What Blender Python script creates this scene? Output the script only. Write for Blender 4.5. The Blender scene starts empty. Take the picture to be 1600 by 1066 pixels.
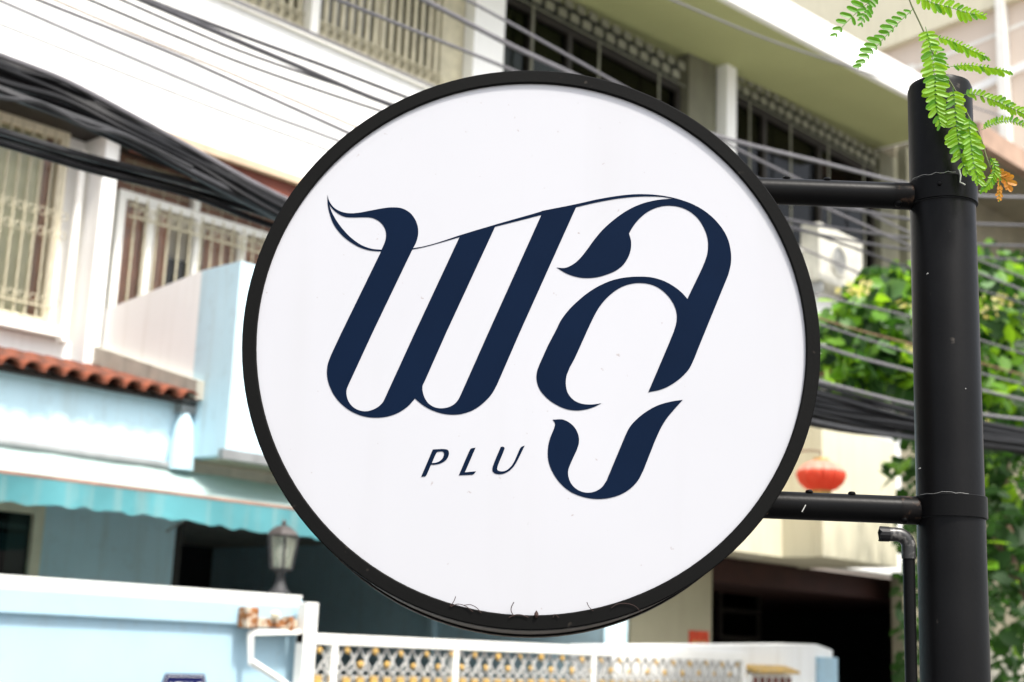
import bpy, bmesh, math, random
from mathutils import Vector, Matrix
random.seed(7)
SC = bpy.context.scene
COL = SC.collection
R_ = math.radians

# ------------------------------------------------------------------ camera
FPX, PCX, PCY = 2222.0, 800.0, 533.0          # 50 mm lens on a 36 mm sensor, in photo pixels
_z = Vector((410, 10200, -2222)).normalized()
_x = Vector((2080, -567, -2222)); _x = (_x - _z * _x.dot(_z)).normalized()
_y = _z.cross(_x)
ROT = Matrix((_x, _y, _z))                    # world = ROT @ camera
CAM = Vector((0, 0, 1.6))
cd = bpy.data.cameras.new('camera'); cam = bpy.data.objects.new('camera', cd); COL.objects.link(cam)
cam.matrix_world = Matrix.Translation(CAM) @ ROT.to_4x4()
cd.sensor_width = 36; cd.lens = 36 * FPX / 1600; cd.clip_start = 0.05; cd.clip_end = 2000
cd.dof.use_dof = True; cd.dof.focus_distance = 1.99; cd.dof.aperture_fstop = 6.0; cd.dof.aperture_blades = 0
SC.camera = cam

# ------------------------------------------------------------------ sky, sun, exposure
SUN = Vector((-0.06, -0.50, 0.86)).normalized()
el = math.asin(SUN.z); rot = math.atan2(SUN.x, SUN.y)
world = bpy.data.worlds.new('World'); SC.world = world; world.use_nodes = True
nt = world.node_tree; nt.nodes.clear()
sky = nt.nodes.new('ShaderNodeTexSky'); sky.sky_type = 'NISHITA'; sky.sun_disc = False
sky.sun_elevation = el; sky.sun_rotation = rot; sky.air_density = 1.0; sky.dust_density = 4.0; sky.ozone_density = 1.0
hs = nt.nodes.new('ShaderNodeHueSaturation'); hs.inputs['Saturation'].default_value = 0.35
bg = nt.nodes.new('ShaderNodeBackground'); bg.inputs['Strength'].default_value = 0.15
wo = nt.nodes.new('ShaderNodeOutputWorld')
nt.links.new(sky.outputs[0], hs.inputs['Color']); nt.links.new(hs.outputs[0], bg.inputs[0]); nt.links.new(bg.outputs[0], wo.inputs[0])
sd = bpy.data.lights.new('sun', 'SUN'); sun = bpy.data.objects.new('sun', sd); COL.objects.link(sun)
sd.energy = 2.6; sd.angle = R_(6); sd.color = (1.0, 0.95, 0.87)
sun.rotation_euler = (-SUN).to_track_quat('-Z', 'Y').to_euler(); sun.location = (0, 0, 30)
SC.view_settings.view_transform = 'Standard'; SC.view_settings.look = 'None'
SC.view_settings.gamma = 1.0; SC.view_settings.use_curve_mapping = False
SC.view_settings.exposure = 1.15
SC.cycles.max_bounces = 8; SC.cycles.diffuse_bounces = 5; SC.cycles.transparent_max_bounces = 12
SC.cycles.sample_clamp_indirect = 6

# ------------------------------------------------------------------ from the street grid: X along the houses, Y away from the street
def ray(x, y): return ROT @ Vector((x - PCX, PCY - y, -FPX)).normalized()
def at(x, y, V):
    r = ray(x, y); return CAM + r * (V / r.y)
def atX(x, y, X):
    r = ray(x, y); return CAM + r * (X / r.x)
PHI = R_(-47.7516); TAU = R_(2.4)
SR = Vector((math.cos(PHI), math.sin(PHI), 0)); _nh = Vector((math.sin(PHI), -math.cos(PHI), 0))
SN = (_nh * math.cos(TAU) + Vector((0, 0, 1)) * math.sin(TAU)).normalized(); SU = SN.cross(SR).normalized()
SCEN = Vector((1.4296, 1.2851, 2.0266))
def onS(x, y, off=0.0):
    p0 = SCEN + SN * off; r = ray(x, y); return CAM + r * ((p0 - CAM).dot(SN) / r.dot(SN))
def onN(x, y, off):                            # an upright plane facing the camera through the pole's front
    p0 = SCEN + _nh * off; r = ray(x, y); return CAM + r * ((p0 - CAM).dot(_nh) / r.dot(_nh))

# ------------------------------------------------------------------ materials
MATS = {}
def mat(name, col, rough=0.7, var=0.12, scale=3.0, bump=0.0, bscale=40.0, metal=0.0, spec=0.4, col2=None, streak=0.0, streak_col=(0.10, 0.08, 0.06),
        spots=0.0, spot_col=(0.1, 0.06, 0.03), spot_scale=120.0, coat=0.0, transl=None, wave=None, lo=0.45, hi=0.7):
    m = bpy.data.materials.new(name); m.use_nodes = True; N = m.node_tree.nodes; L = m.node_tree.links
    b = N['Principled BSDF']; out = N['Material Output']
    tc = N.new('ShaderNodeTexCoord'); co = tc.outputs['Object']
    ns = N.new('ShaderNodeTexNoise'); ns.inputs['Scale'].default_value = scale; ns.inputs['Detail'].default_value = 6; L.new(co, ns.inputs['Vector'])
    rp = N.new('ShaderNodeMapRange'); rp.inputs[1].default_value = 0.3; rp.inputs[2].default_value = 0.7; rp.inputs[3].default_value = 0; rp.inputs[4].default_value = 1
    L.new(ns.outputs['Fac'], rp.inputs[0])
    mx = N.new('ShaderNodeMix'); mx.data_type = 'RGBA'
    c2 = col2 if col2 else tuple(c * (1 - var) for c in col)
    c1 = col if col2 else tuple(min(1, c * (1 + var * 0.5)) for c in col)
    mx.inputs[6].default_value = (*c1, 1); mx.inputs[7].default_value = (*c2, 1)
    L.new(rp.outputs[0], mx.inputs[0]); cur = mx.outputs[2]
    if streak:
        mp = N.new('ShaderNodeMapping'); mp.inputs['Scale'].default_value = (5.0, 5.0, 0.35); L.new(co, mp.inputs[0])
        n2 = N.new('ShaderNodeTexNoise'); n2.inputs['Scale'].default_value = 2.2; n2.inputs['Detail'].default_value = 5; L.new(mp.outputs[0], n2.inputs['Vector'])
        r2 = N.new('ShaderNodeMapRange'); r2.inputs[1].default_value = 0.52; r2.inputs[2].default_value = 0.78; r2.inputs[4].default_value = streak; L.new(n2.outputs['Fac'], r2.inputs[0])
        m2 = N.new('ShaderNodeMix'); m2.data_type = 'RGBA'; L.new(r2.outputs[0], m2.inputs[0]); L.new(cur, m2.inputs[6]); m2.inputs[7].default_value = (*streak_col, 1); cur = m2.outputs[2]
    if spots:
        n3 = N.new('ShaderNodeTexNoise'); n3.inputs['Scale'].default_value = spot_scale; n3.inputs['Detail'].default_value = 2; L.new(co, n3.inputs['Vector'])
        r3 = N.new('ShaderNodeMapRange'); r3.inputs[1].default_value = lo; r3.inputs[2].default_value = hi; r3.inputs[4].default_value = spots; L.new(n3.outputs['Fac'], r3.inputs[0])
        m3 = N.new('ShaderNodeMix'); m3.data_type = 'RGBA'; L.new(r3.outputs[0], m3.inputs[0]); L.new(cur, m3.inputs[6]); m3.inputs[7].default_value = (*spot_col, 1); cur = m3.outputs[2]
    L.new(cur, b.inputs['Base Color'])
    b.inputs['Roughness'].default_value = rough; b.inputs['Metallic'].default_value = metal; b.inputs['Specular IOR Level'].default_value = spec
    if coat: b.inputs['Coat Weight'].default_value = coat; b.inputs['Coat Roughness'].default_value = 0.15
    if bump:
        nb = N.new('ShaderNodeTexNoise'); nb.inputs['Scale'].default_value = bscale; nb.inputs['Detail'].default_value = 4; L.new(co, nb.inputs['Vector'])
        bp = N.new('ShaderNodeBump'); bp.inputs['Strength'].default_value = bump; bp.inputs['Distance'].default_value = 0.01
        L.new(nb.outputs['Fac'], bp.inputs['Height']); L.new(bp.outputs[0], b.inputs['Normal'])
    if transl is not None:
        tr = N.new('ShaderNodeBsdfTranslucent'); tr.inputs[0].default_value = (*transl, 1)
        ms = N.new('ShaderNodeMixShader'); ms.inputs[0].default_value = 0.45
        L.new(b.outputs[0], ms.inputs[1]); L.new(tr.outputs[0], ms.inputs[2]); L.new(ms.outputs[0], out.inputs[0])
    MATS[name] = m; return m
def glass(name, tint=(0.9, 0.95, 0.93), alpha=0.5, rough=0.03, ior=1.5):
    m = bpy.data.materials.new(name); m.use_nodes = True; N = m.node_tree.nodes; L = m.node_tree.links
    g = N.new('ShaderNodeBsdfGlossy'); g.inputs['Roughness'].default_value = rough; t = N.new('ShaderNodeBsdfTransparent'); t.inputs[0].default_value = (*tint, 1)
    fr = N.new('ShaderNodeFresnel'); fr.inputs[0].default_value = ior
    ad = N.new('ShaderNodeMath'); ad.operation = 'ADD'; ad.inputs[1].default_value = alpha; L.new(fr.outputs[0], ad.inputs[0])
    ms = N.new('ShaderNodeMixShader'); L.new(ad.outputs[0], ms.inputs[0]); L.new(t.outputs[0], ms.inputs[1]); L.new(g.outputs[0], ms.inputs[2])
    L.new(ms.outputs[0], N['Material Output'].inputs[0]); MATS[name] = m; return m

mat('sign_white', (0.420, 0.422, 0.446), 0.16, 0.03, 2.5, spec=0.55, streak=0.10, streak_col=(0.27, 0.25, 0.23), spots=0.55, spot_col=(0.22, 0.17, 0.13), spot_scale=95, lo=0.735, hi=0.80)
mat('navy', (0.0022, 0.0078, 0.024), 0.30, 0.1, 8, spec=0.045)
mat('black_paint', (0.0045, 0.0045, 0.0048), 0.36, 0.2, 14, bump=0.025, bscale=160, spec=0.085, spots=0.35, spot_col=(0.12, 0.105, 0.09), spot_scale=75, lo=0.735, hi=0.82)
mat('black_rim', (0.0045, 0.0045, 0.0043), 0.55, 0.15, 10, bump=0.03, bscale=200, spec=0.06, spots=0.3, spot_col=(0.13, 0.11, 0.09), spot_scale=60, lo=0.69, hi=0.82)
mat('rim_side', (0.16, 0.135, 0.11), 0.55, 0.3, 12, spec=0.3)
mat('dusty_black', (0.0055, 0.005, 0.005), 0.42, 0.2, 18, spec=0.08, spots=0.45, spot_col=(0.12, 0.07, 0.045), spot_scale=110, lo=0.56, hi=0.78)
mat('pvc_worn', (0.022, 0.022, 0.022), 0.35, 0.3, 30, bump=0.05, bscale=120, spec=0.4, spots=0.5, spot_col=(0.20, 0.19, 0.18), spot_scale=90, lo=0.52, hi=0.66)
mat('white_wall', (0.87, 0.87, 0.85), 0.85, 0.05, 1.2, bump=0.1, bscale=30, streak=0.22, streak_col=(0.5, 0.46, 0.38))
mat('cream_wall', (0.66, 0.62, 0.47), 0.85, 0.08, 1.0, bump=0.1, bscale=30, streak=0.3, streak_col=(0.42, 0.37, 0.26))
mat('cream_shaded', (0.40, 0.37, 0.26), 0.85, 0.1, 1.0, bump=0.1, bscale=30, streak=0.3, streak_col=(0.3, 0.27, 0.2))  # cream wall darkened in colour to stand for the carport's shade
mat('olive_soffit', (0.42, 0.44, 0.21), 0.85, 0.08, 0.7, bump=0.05)
mat('blue_wall', (0.52, 0.70, 0.78), 0.8, 0.08, 1.5, bump=0.15, bscale=30, streak=0.42, streak_col=(0.40, 0.47, 0.47), spots=0.25, spot_col=(0.3, 0.33, 0.32), spot_scale=9, lo=0.55, hi=0.8)
mat('blue_gate_wall', (0.36, 0.53, 0.63), 0.75, 0.05, 2.0, bump=0.06, bscale=30, streak=0.5, streak_col=(0.36, 0.44, 0.46), spots=0.3, spot_col=(0.3, 0.33, 0.33), spot_scale=14, lo=0.58, hi=0.8)
mat('white_paint', (0.82, 0.81, 0.76), 0.5, 0.06, 4, bump=0.04)
mat('cream_frame', (0.72, 0.66, 0.50), 0.55, 0.12, 5, streak=0.2)
mat('grille_paint', (0.50, 0.46, 0.33), 0.55, 0.2, 9)
mat('grey_grille', (0.20, 0.20, 0.15), 0.6, 0.25, 9)
mat('grey_panel', (0.14, 0.138, 0.095), 0.8, 0.15, 4, streak=0.3)
mat('brown_wood', (0.22, 0.12, 0.085), 0.7, 0.35, 6, bump=0.1)
mat('red_soffit', (0.14, 0.035, 0.02), 0.7, 0.25, 4)
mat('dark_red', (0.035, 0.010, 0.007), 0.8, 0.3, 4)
mat('beige_edge', (0.55, 0.42, 0.30), 0.8, 0.2, 5)
mat('terracotta', (0.22, 0.062, 0.03), 0.85, 0.7, 7, bump=0.25, bscale=60, spots=0.5, spot_col=(0.08, 0.05, 0.04), spot_scale=14)
mat('concrete', (0.48, 0.46, 0.39), 0.9, 0.2, 5, bump=0.2, streak=0.35)
mat('steel_grey', (0.28, 0.29, 0.29), 0.5, 0.2, 8, metal=0.3)
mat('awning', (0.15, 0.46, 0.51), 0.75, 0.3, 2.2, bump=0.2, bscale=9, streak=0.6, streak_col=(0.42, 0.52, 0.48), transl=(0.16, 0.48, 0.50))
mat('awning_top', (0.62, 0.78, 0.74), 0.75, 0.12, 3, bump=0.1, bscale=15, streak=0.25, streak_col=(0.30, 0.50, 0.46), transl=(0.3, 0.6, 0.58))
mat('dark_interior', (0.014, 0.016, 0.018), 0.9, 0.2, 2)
mat('dark_wood', (0.022, 0.018, 0.014), 0.6, 0.3, 5)
mat('curtain_green', (0.66, 0.70, 0.56), 0.9, 0.2, 3)
mat('curtain_pink', (0.56, 0.33, 0.26), 0.9, 0.25, 5)
mat('curtain_grey', (0.42, 0.40, 0.32), 0.9, 0.25, 6)
mat('curtain_dim', (0.17, 0.16, 0.11), 0.9, 0.5, 5)
mat('cable_black', (0.007, 0.007, 0.008), 0.5, 0.3, 20, spec=0.25)
mat('cable_dusty', (0.03, 0.03, 0.032), 0.45, 0.4, 25, spec=0.4)
mat('cable_mid', (0.075, 0.073, 0.08), 0.5, 0.3, 20, spec=0.4)
mat('cable_grey', (0.16, 0.155, 0.165), 0.5, 0.2, 20, spec=0.4)
mat('cable_brown', (0.20, 0.12, 0.06), 0.6, 0.2, 20)
mat('asphalt', (0.055, 0.055, 0.057), 0.9, 0.25, 5, bump=0.3, bscale=200)
mat('paving', (0.30, 0.29, 0.27), 0.9, 0.2, 3, bump=0.2)
mat('rust', (0.26, 0.10, 0.03), 0.85, 0.5, 18, bump=0.3, spots=0.7, spot_col=(0.62, 0.56, 0.44), spot_scale=22, lo=0.5, hi=0.55)
mat('gold_paint', (0.60, 0.37, 0.085), 0.6, 0.45, 16, spots=0.5, spot_col=(0.5, 0.45, 0.32), spot_scale=40)
mat('mesh_grey', (0.46, 0.46, 0.44), 0.6, 0.15, 12)
mat('plate_navy', (0.006, 0.008, 0.06), 0.6, 0.1, 10, spec=0.1)
mat('lamp_grey', (0.028, 0.028, 0.030), 0.6, 0.25, 14)
mat('lamp_cap', (0.055, 0.045, 0.042), 0.5, 0.3, 14)
mat('bulb_white', (0.75, 0.75, 0.65), 0.3)
mat('red_silk', (0.66, 0.10, 0.05), 0.55, 0.15, 6, transl=(0.8, 0.08, 0.03))
mat('silk_sun_highlight', (0.78, 0.46, 0.36), 0.6, 0.2, 8, transl=(0.9, 0.5, 0.4))  # lantern top: sun highlight put into the silk colour
mat('red_paper', (0.60, 0.06, 0.02), 0.7, 0.2, 6)
mat('leaf_lime', (0.16, 0.35, 0.008), 0.45, 0.35, 45, spec=0.35, transl=(0.50, 0.85, 0.02))
mat('leaf_lime_dark', (0.07, 0.22, 0.008), 0.45, 0.25, 30, spec=0.35, transl=(0.20, 0.55, 0.015))
mat('leaf_orange', (0.45, 0.30, 0.02), 0.5, 0.5, 60, col2=(0.50, 0.10, 0.01), transl=(0.7, 0.3, 0.02))
mat('twig', (0.12, 0.14, 0.05), 0.6, 0.3, 30)
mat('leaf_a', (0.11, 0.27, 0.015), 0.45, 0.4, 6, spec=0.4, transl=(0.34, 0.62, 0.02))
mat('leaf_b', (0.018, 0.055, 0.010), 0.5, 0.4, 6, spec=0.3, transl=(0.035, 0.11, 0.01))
mat('leaf_c', (0.16, 0.30, 0.11), 0.35, 0.25, 6, spec=0.6, transl=(0.2, 0.4, 0.05))
mat('blossom', (0.85, 0.78, 0.35), 0.6, 0.2, 10, transl=(0.9, 0.75, 0.2))
mat('bark', (0.13, 0.085, 0.055), 0.9, 0.35, 14, bump=0.4)
mat('dry_stem', (0.028, 0.011, 0.008), 0.7, 0.3, 60)
mat('beige_block', (0.70, 0.60, 0.51), 0.85, 0.1, 0.25, streak=0.12, streak_col=(0.5, 0.42, 0.34))
mat('pink_roof', (0.36, 0.245, 0.18), 0.85, 0.25, 3, bump=0.2)
mat('olive_wall', (0.22, 0.20, 0.14), 0.85, 0.2, 2)
mat('ac_white', (0.55, 0.54, 0.47), 0.6, 0.2, 6, streak=0.4)
mat('lint', (0.45, 0.45, 0.43), 0.8, 0.1, 50)
glass('window_glass', (0.90, 0.88, 0.83), 0.0, ior=1.35)
glass('dark_glass', (0.22, 0.25, 0.22), 0.0, ior=1.25)
mat('lamp_glass', (0.42, 0.45, 0.36), 0.4, 0.2, 12, spec=0.4)
_N = MATS['lamp_glass'].node_tree.nodes; _L = MATS['lamp_glass'].node_tree.links
_t = _N.new('ShaderNodeBsdfTransparent'); _m = _N.new('ShaderNodeMixShader'); _m.inputs[0].default_value = 0.42
_L.new(_t.outputs[0], _m.inputs[1]); _L.new(_N['Principled BSDF'].outputs[0], _m.inputs[2]); _L.new(_m.outputs[0], _N['Material Output'].inputs[0])

# ------------------------------------------------------------------ mesh helpers
class MB:
    def __init__(s): s.v = []; s.f = []
    def quad(s, a, b, c, d):
        i = len(s.v); s.v += [Vector(a), Vector(b), Vector(c), Vector(d)]; s.f.append((i, i+1, i+2, i+3)); return s
    def poly(s, pts):
        i = len(s.v); s.v += [Vector(p) for p in pts]; s.f.append(tuple(range(i, i+len(pts)))); return s
    def hexa(s, b, t):                          # two quads, joined
        i = len(s.v); s.v += [Vector(p) for p in b] + [Vector(p) for p in t]
        s.f += [(i+3, i+2, i+1, i), (i+4, i+5, i+6, i+7)] + [(i+k, i+(k+1) % 4, i+4+(k+1) % 4, i+4+k) for k in range(4)]; return s
    def box(s, x0, x1, y0, y1, z0, z1):
        return s.hexa([(x0,y0,z0),(x1,y0,z0),(x1,y1,z0),(x0,y1,z0)], [(x0,y0,z1),(x1,y0,z1),(x1,y1,z1),(x0,y1,z1)])
    def prism(s, pts, d):                       # closed outline pushed along d
        n = len(pts); i = len(s.v); d = Vector(d); s.v += [Vector(p) for p in pts] + [Vector(p) + d for p in pts]
        s.f += [tuple(range(i+n-1, i-1, -1)), tuple(range(i+n, i+2*n))] + [(i+k, i+(k+1) % n, i+n+(k+1) % n, i+n+k) for k in range(n)]; return s
    def tube(s, path, r, n=8, cap=True):
        path = [Vector(p) for p in path]; m = len(path); rs = r if isinstance(r, (list, tuple)) else [r]*m; i0 = len(s.v); up = None
        for k, p in enumerate(path):
            t = (path[min(k+1, m-1)] - path[max(k-1, 0)]).normalized()
            if up is None: up = t.orthogonal().normalized()
            up = (up - t * up.dot(t)).normalized(); w = t.cross(up)
            for j in range(n):
                a = 2*math.pi*j/n; s.v.append(p + (up*math.cos(a) + w*math.sin(a))*rs[k])
        for k in range(m-1):
            for j in range(n):
                a = i0+k*n+j; b = i0+k*n+(j+1) % n; s.f.append((a, b, b+n, a+n))
        if cap: s.f += [tuple(range(i0+n-1, i0-1, -1)), tuple(range(i0+(m-1)*n, i0+m*n))]
        return s
    def lathe(s, c, axis, prof, n=24, cap=True):  # prof: (radius, along axis)
        c = Vector(c); ax = Vector(axis).normalized(); u = ax.orthogonal().normalized(); w = ax.cross(u); i0 = len(s.v); m = len(prof)
        for (r, h) in prof:
            for j in range(n):
                a = 2*math.pi*j/n; s.v.append(c + ax*h + (u*math.cos(a)+w*math.sin(a))*max(r, 1e-5))
        for k in range(m-1):
            for j in range(n):
                a = i0+k*n+j; b = i0+k*n+(j+1) % n; s.f.append((a, b, b+n, a+n))
        if cap: s.f += [tuple(range(i0+n-1, i0-1, -1)), tuple(range(i0+(m-1)*n, i0+m*n))]
        return s
    def mesh(s, name, m, smooth=False):
        me = bpy.data.meshes.new(name); me.from_pydata([tuple(v) for v in s.v], [], s.f); me.validate()
        me.materials.append(MATS[m] if isinstance(m, str) else m)
        if smooth:
            me.polygons.foreach_set('use_smooth', [True]*len(me.polygons))
            try: me.set_sharp_from_angle(angle=R_(35))
            except Exception: pass
        me.update(); return me
    def build(s, name, m, parent=None, smooth=False, bevel=0.0):
        o = link(name, s.mesh(name, m, smooth), parent)
        if bevel:
            b = o.modifiers.new('bevel', 'BEVEL'); b.width = bevel; b.segments = 2; b.limit_method = 'ANGLE'
        return o
def link(name, data, parent=None, mw=None):
    o = bpy.data.objects.new(name, data); COL.objects.link(o)
    if mw is not None: o.matrix_basis = mw
    if parent is not None:
        o.parent = parent; o.matrix_parent_inverse = world_of(parent).inverted()
    return o
def world_of(o):
    return o.matrix_basis.copy() if o.parent is None else world_of(o.parent) @ o.matrix_parent_inverse @ o.matrix_basis
def tag(o, label, cat, group=None):
    o['label'] = label; o['category'] = cat
    if group: o['group'] = group
    return o
def thing(name, loc, label, cat, group=None):
    o = bpy.data.objects.new(name, None); COL.objects.link(o); o.location = loc; o.empty_display_size = 0.2; return tag(o, label, cat, group)
def struct(o): o['kind'] = 'structure'; return o
def B(x0, x1, y0, y1, z0, z1): return MB().box(x0, x1, y0, y1, z0, z1)

# ------------------------------------------------------------------ ground
struct(MB().quad((-300, -300, 0), (300, -300, 0), (300, 300, 0), (-300, 300, 0)).build('ground', 'paving'))
struct(B(-120, 160, -1.5, 6.7, -0.2, 0.004).build('road', 'asphalt'))
struct(B(-120, 160, 6.7, 7.85, -0.1, 0.13).build('pavement', 'paving', bevel=0.01))
struct(B(-120, 160, -4.0, -1.5, -0.1, 0.13).build('pavement', 'paving', bevel=0.01))

# ------------------------------------------------------------------ window builder (frame > pane, curtain, bar)
def curtain(parent, name, m, X0, X1, Z0, Z1, V, folds, amp=0.03):
    b = MB(); n = max(8, int(folds*8)); pts = []
    for i in range(n+1):
        t = i/n; pts.append((X0+(X1-X0)*t, V + amp*math.sin(t*folds*2*math.pi) + amp*0.5*math.sin(t*folds*4.7)))
    i0 = 0
    for (x, y) in pts: b.v += [Vector((x, y, Z0)), Vector((x, y, Z1))]
    for i in range(n): b.f.append((2*i, 2*i+2, 2*i+3, 2*i+1))
    return b.build(name, m, parent, smooth=True)
def window(parent, X0, X1, Z0, Z1, V, frame_m, fw=0.06, mull=(), trans=(), pane_m='window_glass', depth=0.08):
    b = MB()
    b.box(X0, X0+fw, V-depth/2, V+depth/2, Z0, Z1).box(X1-fw, X1, V-depth/2, V+depth/2, Z0, Z1)
    b.box(X0+fw, X1-fw, V-depth/2, V+depth/2, Z0, Z0+fw).box(X0+fw, X1-fw, V-depth/2, V+depth/2, Z1-fw, Z1)
    w = b.build('window', frame_m, parent)
    for x in mull: B(x-fw*0.5, x+fw*0.5, V-depth/2-0.004, V+depth/2-0.004, Z0+fw+0.001, Z1-fw-0.001).build('mullion', frame_m, w)
    xs = [X0+fw] + sorted(mull) + [X1-fw]
    for z in trans: B(X0+fw+0.001, X1-fw-0.001, V-depth/2-0.008, V+depth/2-0.008, z-fw*0.5, z+fw*0.5).build('transom', frame_m, w)
    for a, c in zip(xs[:-1], xs[1:]):
        B(a-0.01, c+0.01, V+0.012, V+0.018, Z0+fw*0.5, Z1-fw*0.5).build('pane', pane_m, w)
    return w
def twisted_bar(h, r=0.014, turns_per_m=7, beads=True):
    b = MB(); n = max(6, int(h*turns_per_m*4)); i0 = 0
    for k in range(n+1):
        a = k/n*h*turns_per_m*math.pi*0.5
        for j in range(4):
            q = a + j*math.pi/2; b.v.append(Vector((r*math.cos(q), r*math.sin(q), h*k/n)))
    for k in range(n):
        for j in range(4):
            p = k*4+j; q = k*4+(j+1) % 4; b.f.append((p, q, q+4, p+4))
    return b
def bars(parent, xs, V, Z0, Z1, m, r=0.014, name='bar', twist=7):
    me = twisted_bar(Z1-Z0, r, twist).mesh(name, m)
    for x in xs: link(name, me, parent, Matrix.Translation((x, V, Z0)))
def rng(a, b, step):
    n = max(1, int(round((b-a)/step))); return [a+(b-a)*(i+0.5)/n for i in range(n)]

# ------------------------------------------------------------------ white townhouse: top storey, parapet band, middle storey
wh = thing('townhouse', (11, 12, 0), 'white upper townhouse with grilled windows and wide flat roof overhang behind sign', 'house')
def roofz(X): return 9.35 + (X-13.24)*0.062
XR = 20.25
MB().hexa([(0.5, 8.95, roofz(0.5)), (19.9, 8.95, roofz(19.9)), (XR+0.1, 16, roofz(XR)), (0.5, 16, roofz(0.5))],
          [(0.5, 8.95, roofz(0.5)+0.42), (19.9, 8.95, roofz(19.9)+0.42), (XR+0.1, 16, roofz(XR)+0.42), (0.5, 16, roofz(0.5)+0.42)]).build('roof_slab', 'white_wall', wh)
MB().hexa([(0.6, 9.05, roofz(0.5)-0.012), (19.8, 9.05, roofz(19.9)-0.012), (XR, 15.9, roofz(XR)-0.012), (0.6, 15.9, roofz(0.5)-0.012)],
          [(0.6, 9.05, roofz(0.5)+0.01), (19.8, 9.05, roofz(19.9)+0.01), (XR, 15.9, roofz(XR)+0.01), (0.6, 15.9, roofz(0.5)+0.01)]).build('soffit', 'olive_soffit', wh)
B(0.5, XR, 10.0, 10.3, 5.80, 7.17).build('parapet', 'white_wall', wh)
B(0.48, XR+0.02, 9.95, 10.32, 7.17, 7.225).build('coping', 'white_paint', wh)
B(0.5, XR, 9.97, 10.3, 5.725, 5.797).build('slab_edge', 'beige_edge', wh)
B(6.15, XR, 10.03, 10.16, 5.585, 5.722).build('soffit_board', 'red_soffit', wh)
B(0.5, XR, 10.162, 10.755, 5.70, 5.79).build('floor_edge', 'dark_wood', wh)
B(0.5, XR, 10.76, 15.9, 5.56, 7.2).build('floor_slab', 'white_wall', wh)
def X2(x, y): return at(x, y, 10.2).x
# top storey columns
ZT = 9.28
def col2(x0, x1, y, m='white_wall', v0=10.15, v1=10.32, nm='column'):
    a, b = X2(x0, y), X2(x1, y); B(a, b, v0, v1, 7.226, roofz((a+b)/2)-0.014).build(nm, m, wh)
col2(736, 783, 60); col2(1131, 1146, 160); col2(1412, 1440, 250, 'grey_panel')
B(X2(700, 60), X2(735, 60), 10.3, 10.5, 7.226, 9.05).build('shutter_panel', 'grille_paint', wh)
B(X2(1086, 160), X2(1128, 160), 10.30, 10.5, 7.226, 9.45).build('shutter_panel', 'grey_panel', wh)
B(X2(1384, 250), X2(1411, 250), 10.30, 10.5, 7.226, 9.6).build('shutter_panel', 'grey_panel', wh)
# window A (left, curtains and flat bars)
a, b = 3.0, X2(699, 110)
wA = window(wh, a, b, 7.23, 9.10, 10.42, 'cream_frame', 0.06, [X2(489, 30), (X2(489, 30)+b)/2+0.1, 5.6], [], 'window_glass')
curtain(wA, 'curtain', 'curtain_dim', a+0.1, b-0.1, 7.24, 9.0, 10.62, 26, 0.035)
B(X2(482, 30), X2(495, 30), 10.16, 10.30, 7.226, 9.2).build('post', 'white_paint', wA)
for x in rng(a+0.08, b-0.04, 0.108):
    B(x-0.022, x+0.022, 10.28, 10.31, 7.26, 9.1).build('bar', 'grille_paint', wA)
orn = MB()
for x in rng(a+0.08, b-0.04, 0.108):
    for dz in (0.10, 0.24, 1.5):
        orn.tube([(x+0.054+0.036*math.cos(q*math.pi/4), 10.265, 7.24+dz+0.042*math.sin(q*math.pi/4)) for q in range(9)], 0.009, 4, cap=False)
for dz in (0.035, 0.17, 0.31, 1.44, 1.56): orn.box(a+0.05, b-0.02, 10.255, 10.272, 7.23+dz, 7.245+dz)
orn.build('scroll_work', 'grille_paint', wA)
# windows B and C (dark, iron border)
def dark_window(x0, x1, y, mulls, ztop):
    a, b = X2(x0, y), X2(x1, y); w = window(wh, a, b, 7.23, ztop-0.34, 10.45, 'dark_wood', 0.07, [X2(m, y) for m in mulls], [], 'dark_glass')
    B(a, b, 10.47, 10.5, ztop-0.34, ztop).build('fanlight', 'dark_interior', w)
    g = MB(); n = int((b-a)/0.22); zt = ztop-0.02
    for r in range(2):
        for i in range(n+1):
            x = a + (b-a)*(i+0.5*r)/n
            if x < b-0.17: g.box(x+0.02, x+0.175, 10.30, 10.325, zt-0.155*(r+1)+0.02, zt-0.155*r-0.03)
    g.box(a, b, 10.33, 10.345, zt-0.34, zt-0.325)
    g.build('grille_border', 'grey_grille', w)
    for x in rng(a, b, 1.1): B(x-0.012, x+0.012, 10.30, 10.318, 7.26, zt-0.345).build('bar', 'grey_grille', w)
    curtain(w, 'curtain', 'curtain_grey', b-0.9, b-0.1, 7.3, ztop-0.36, 10.9, 7, 0.04)
    return w
dark_window(785, 1085, 60, [912, 852], roofz(13)-0.05)
dark_window(1148, 1384, 200, [1215, 1300], roofz(18)-0.06)
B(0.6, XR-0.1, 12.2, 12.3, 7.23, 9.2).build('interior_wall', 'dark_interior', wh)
B(XR-0.15, XR, 10.6, 15.8, 7.23, 9.6).build('end_wall', 'olive_wall', wh)
B(0.5, 0.65, 10.8, 15.8, 0.1, 8.4).build('end_wall', 'white_wall', wh)
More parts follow.
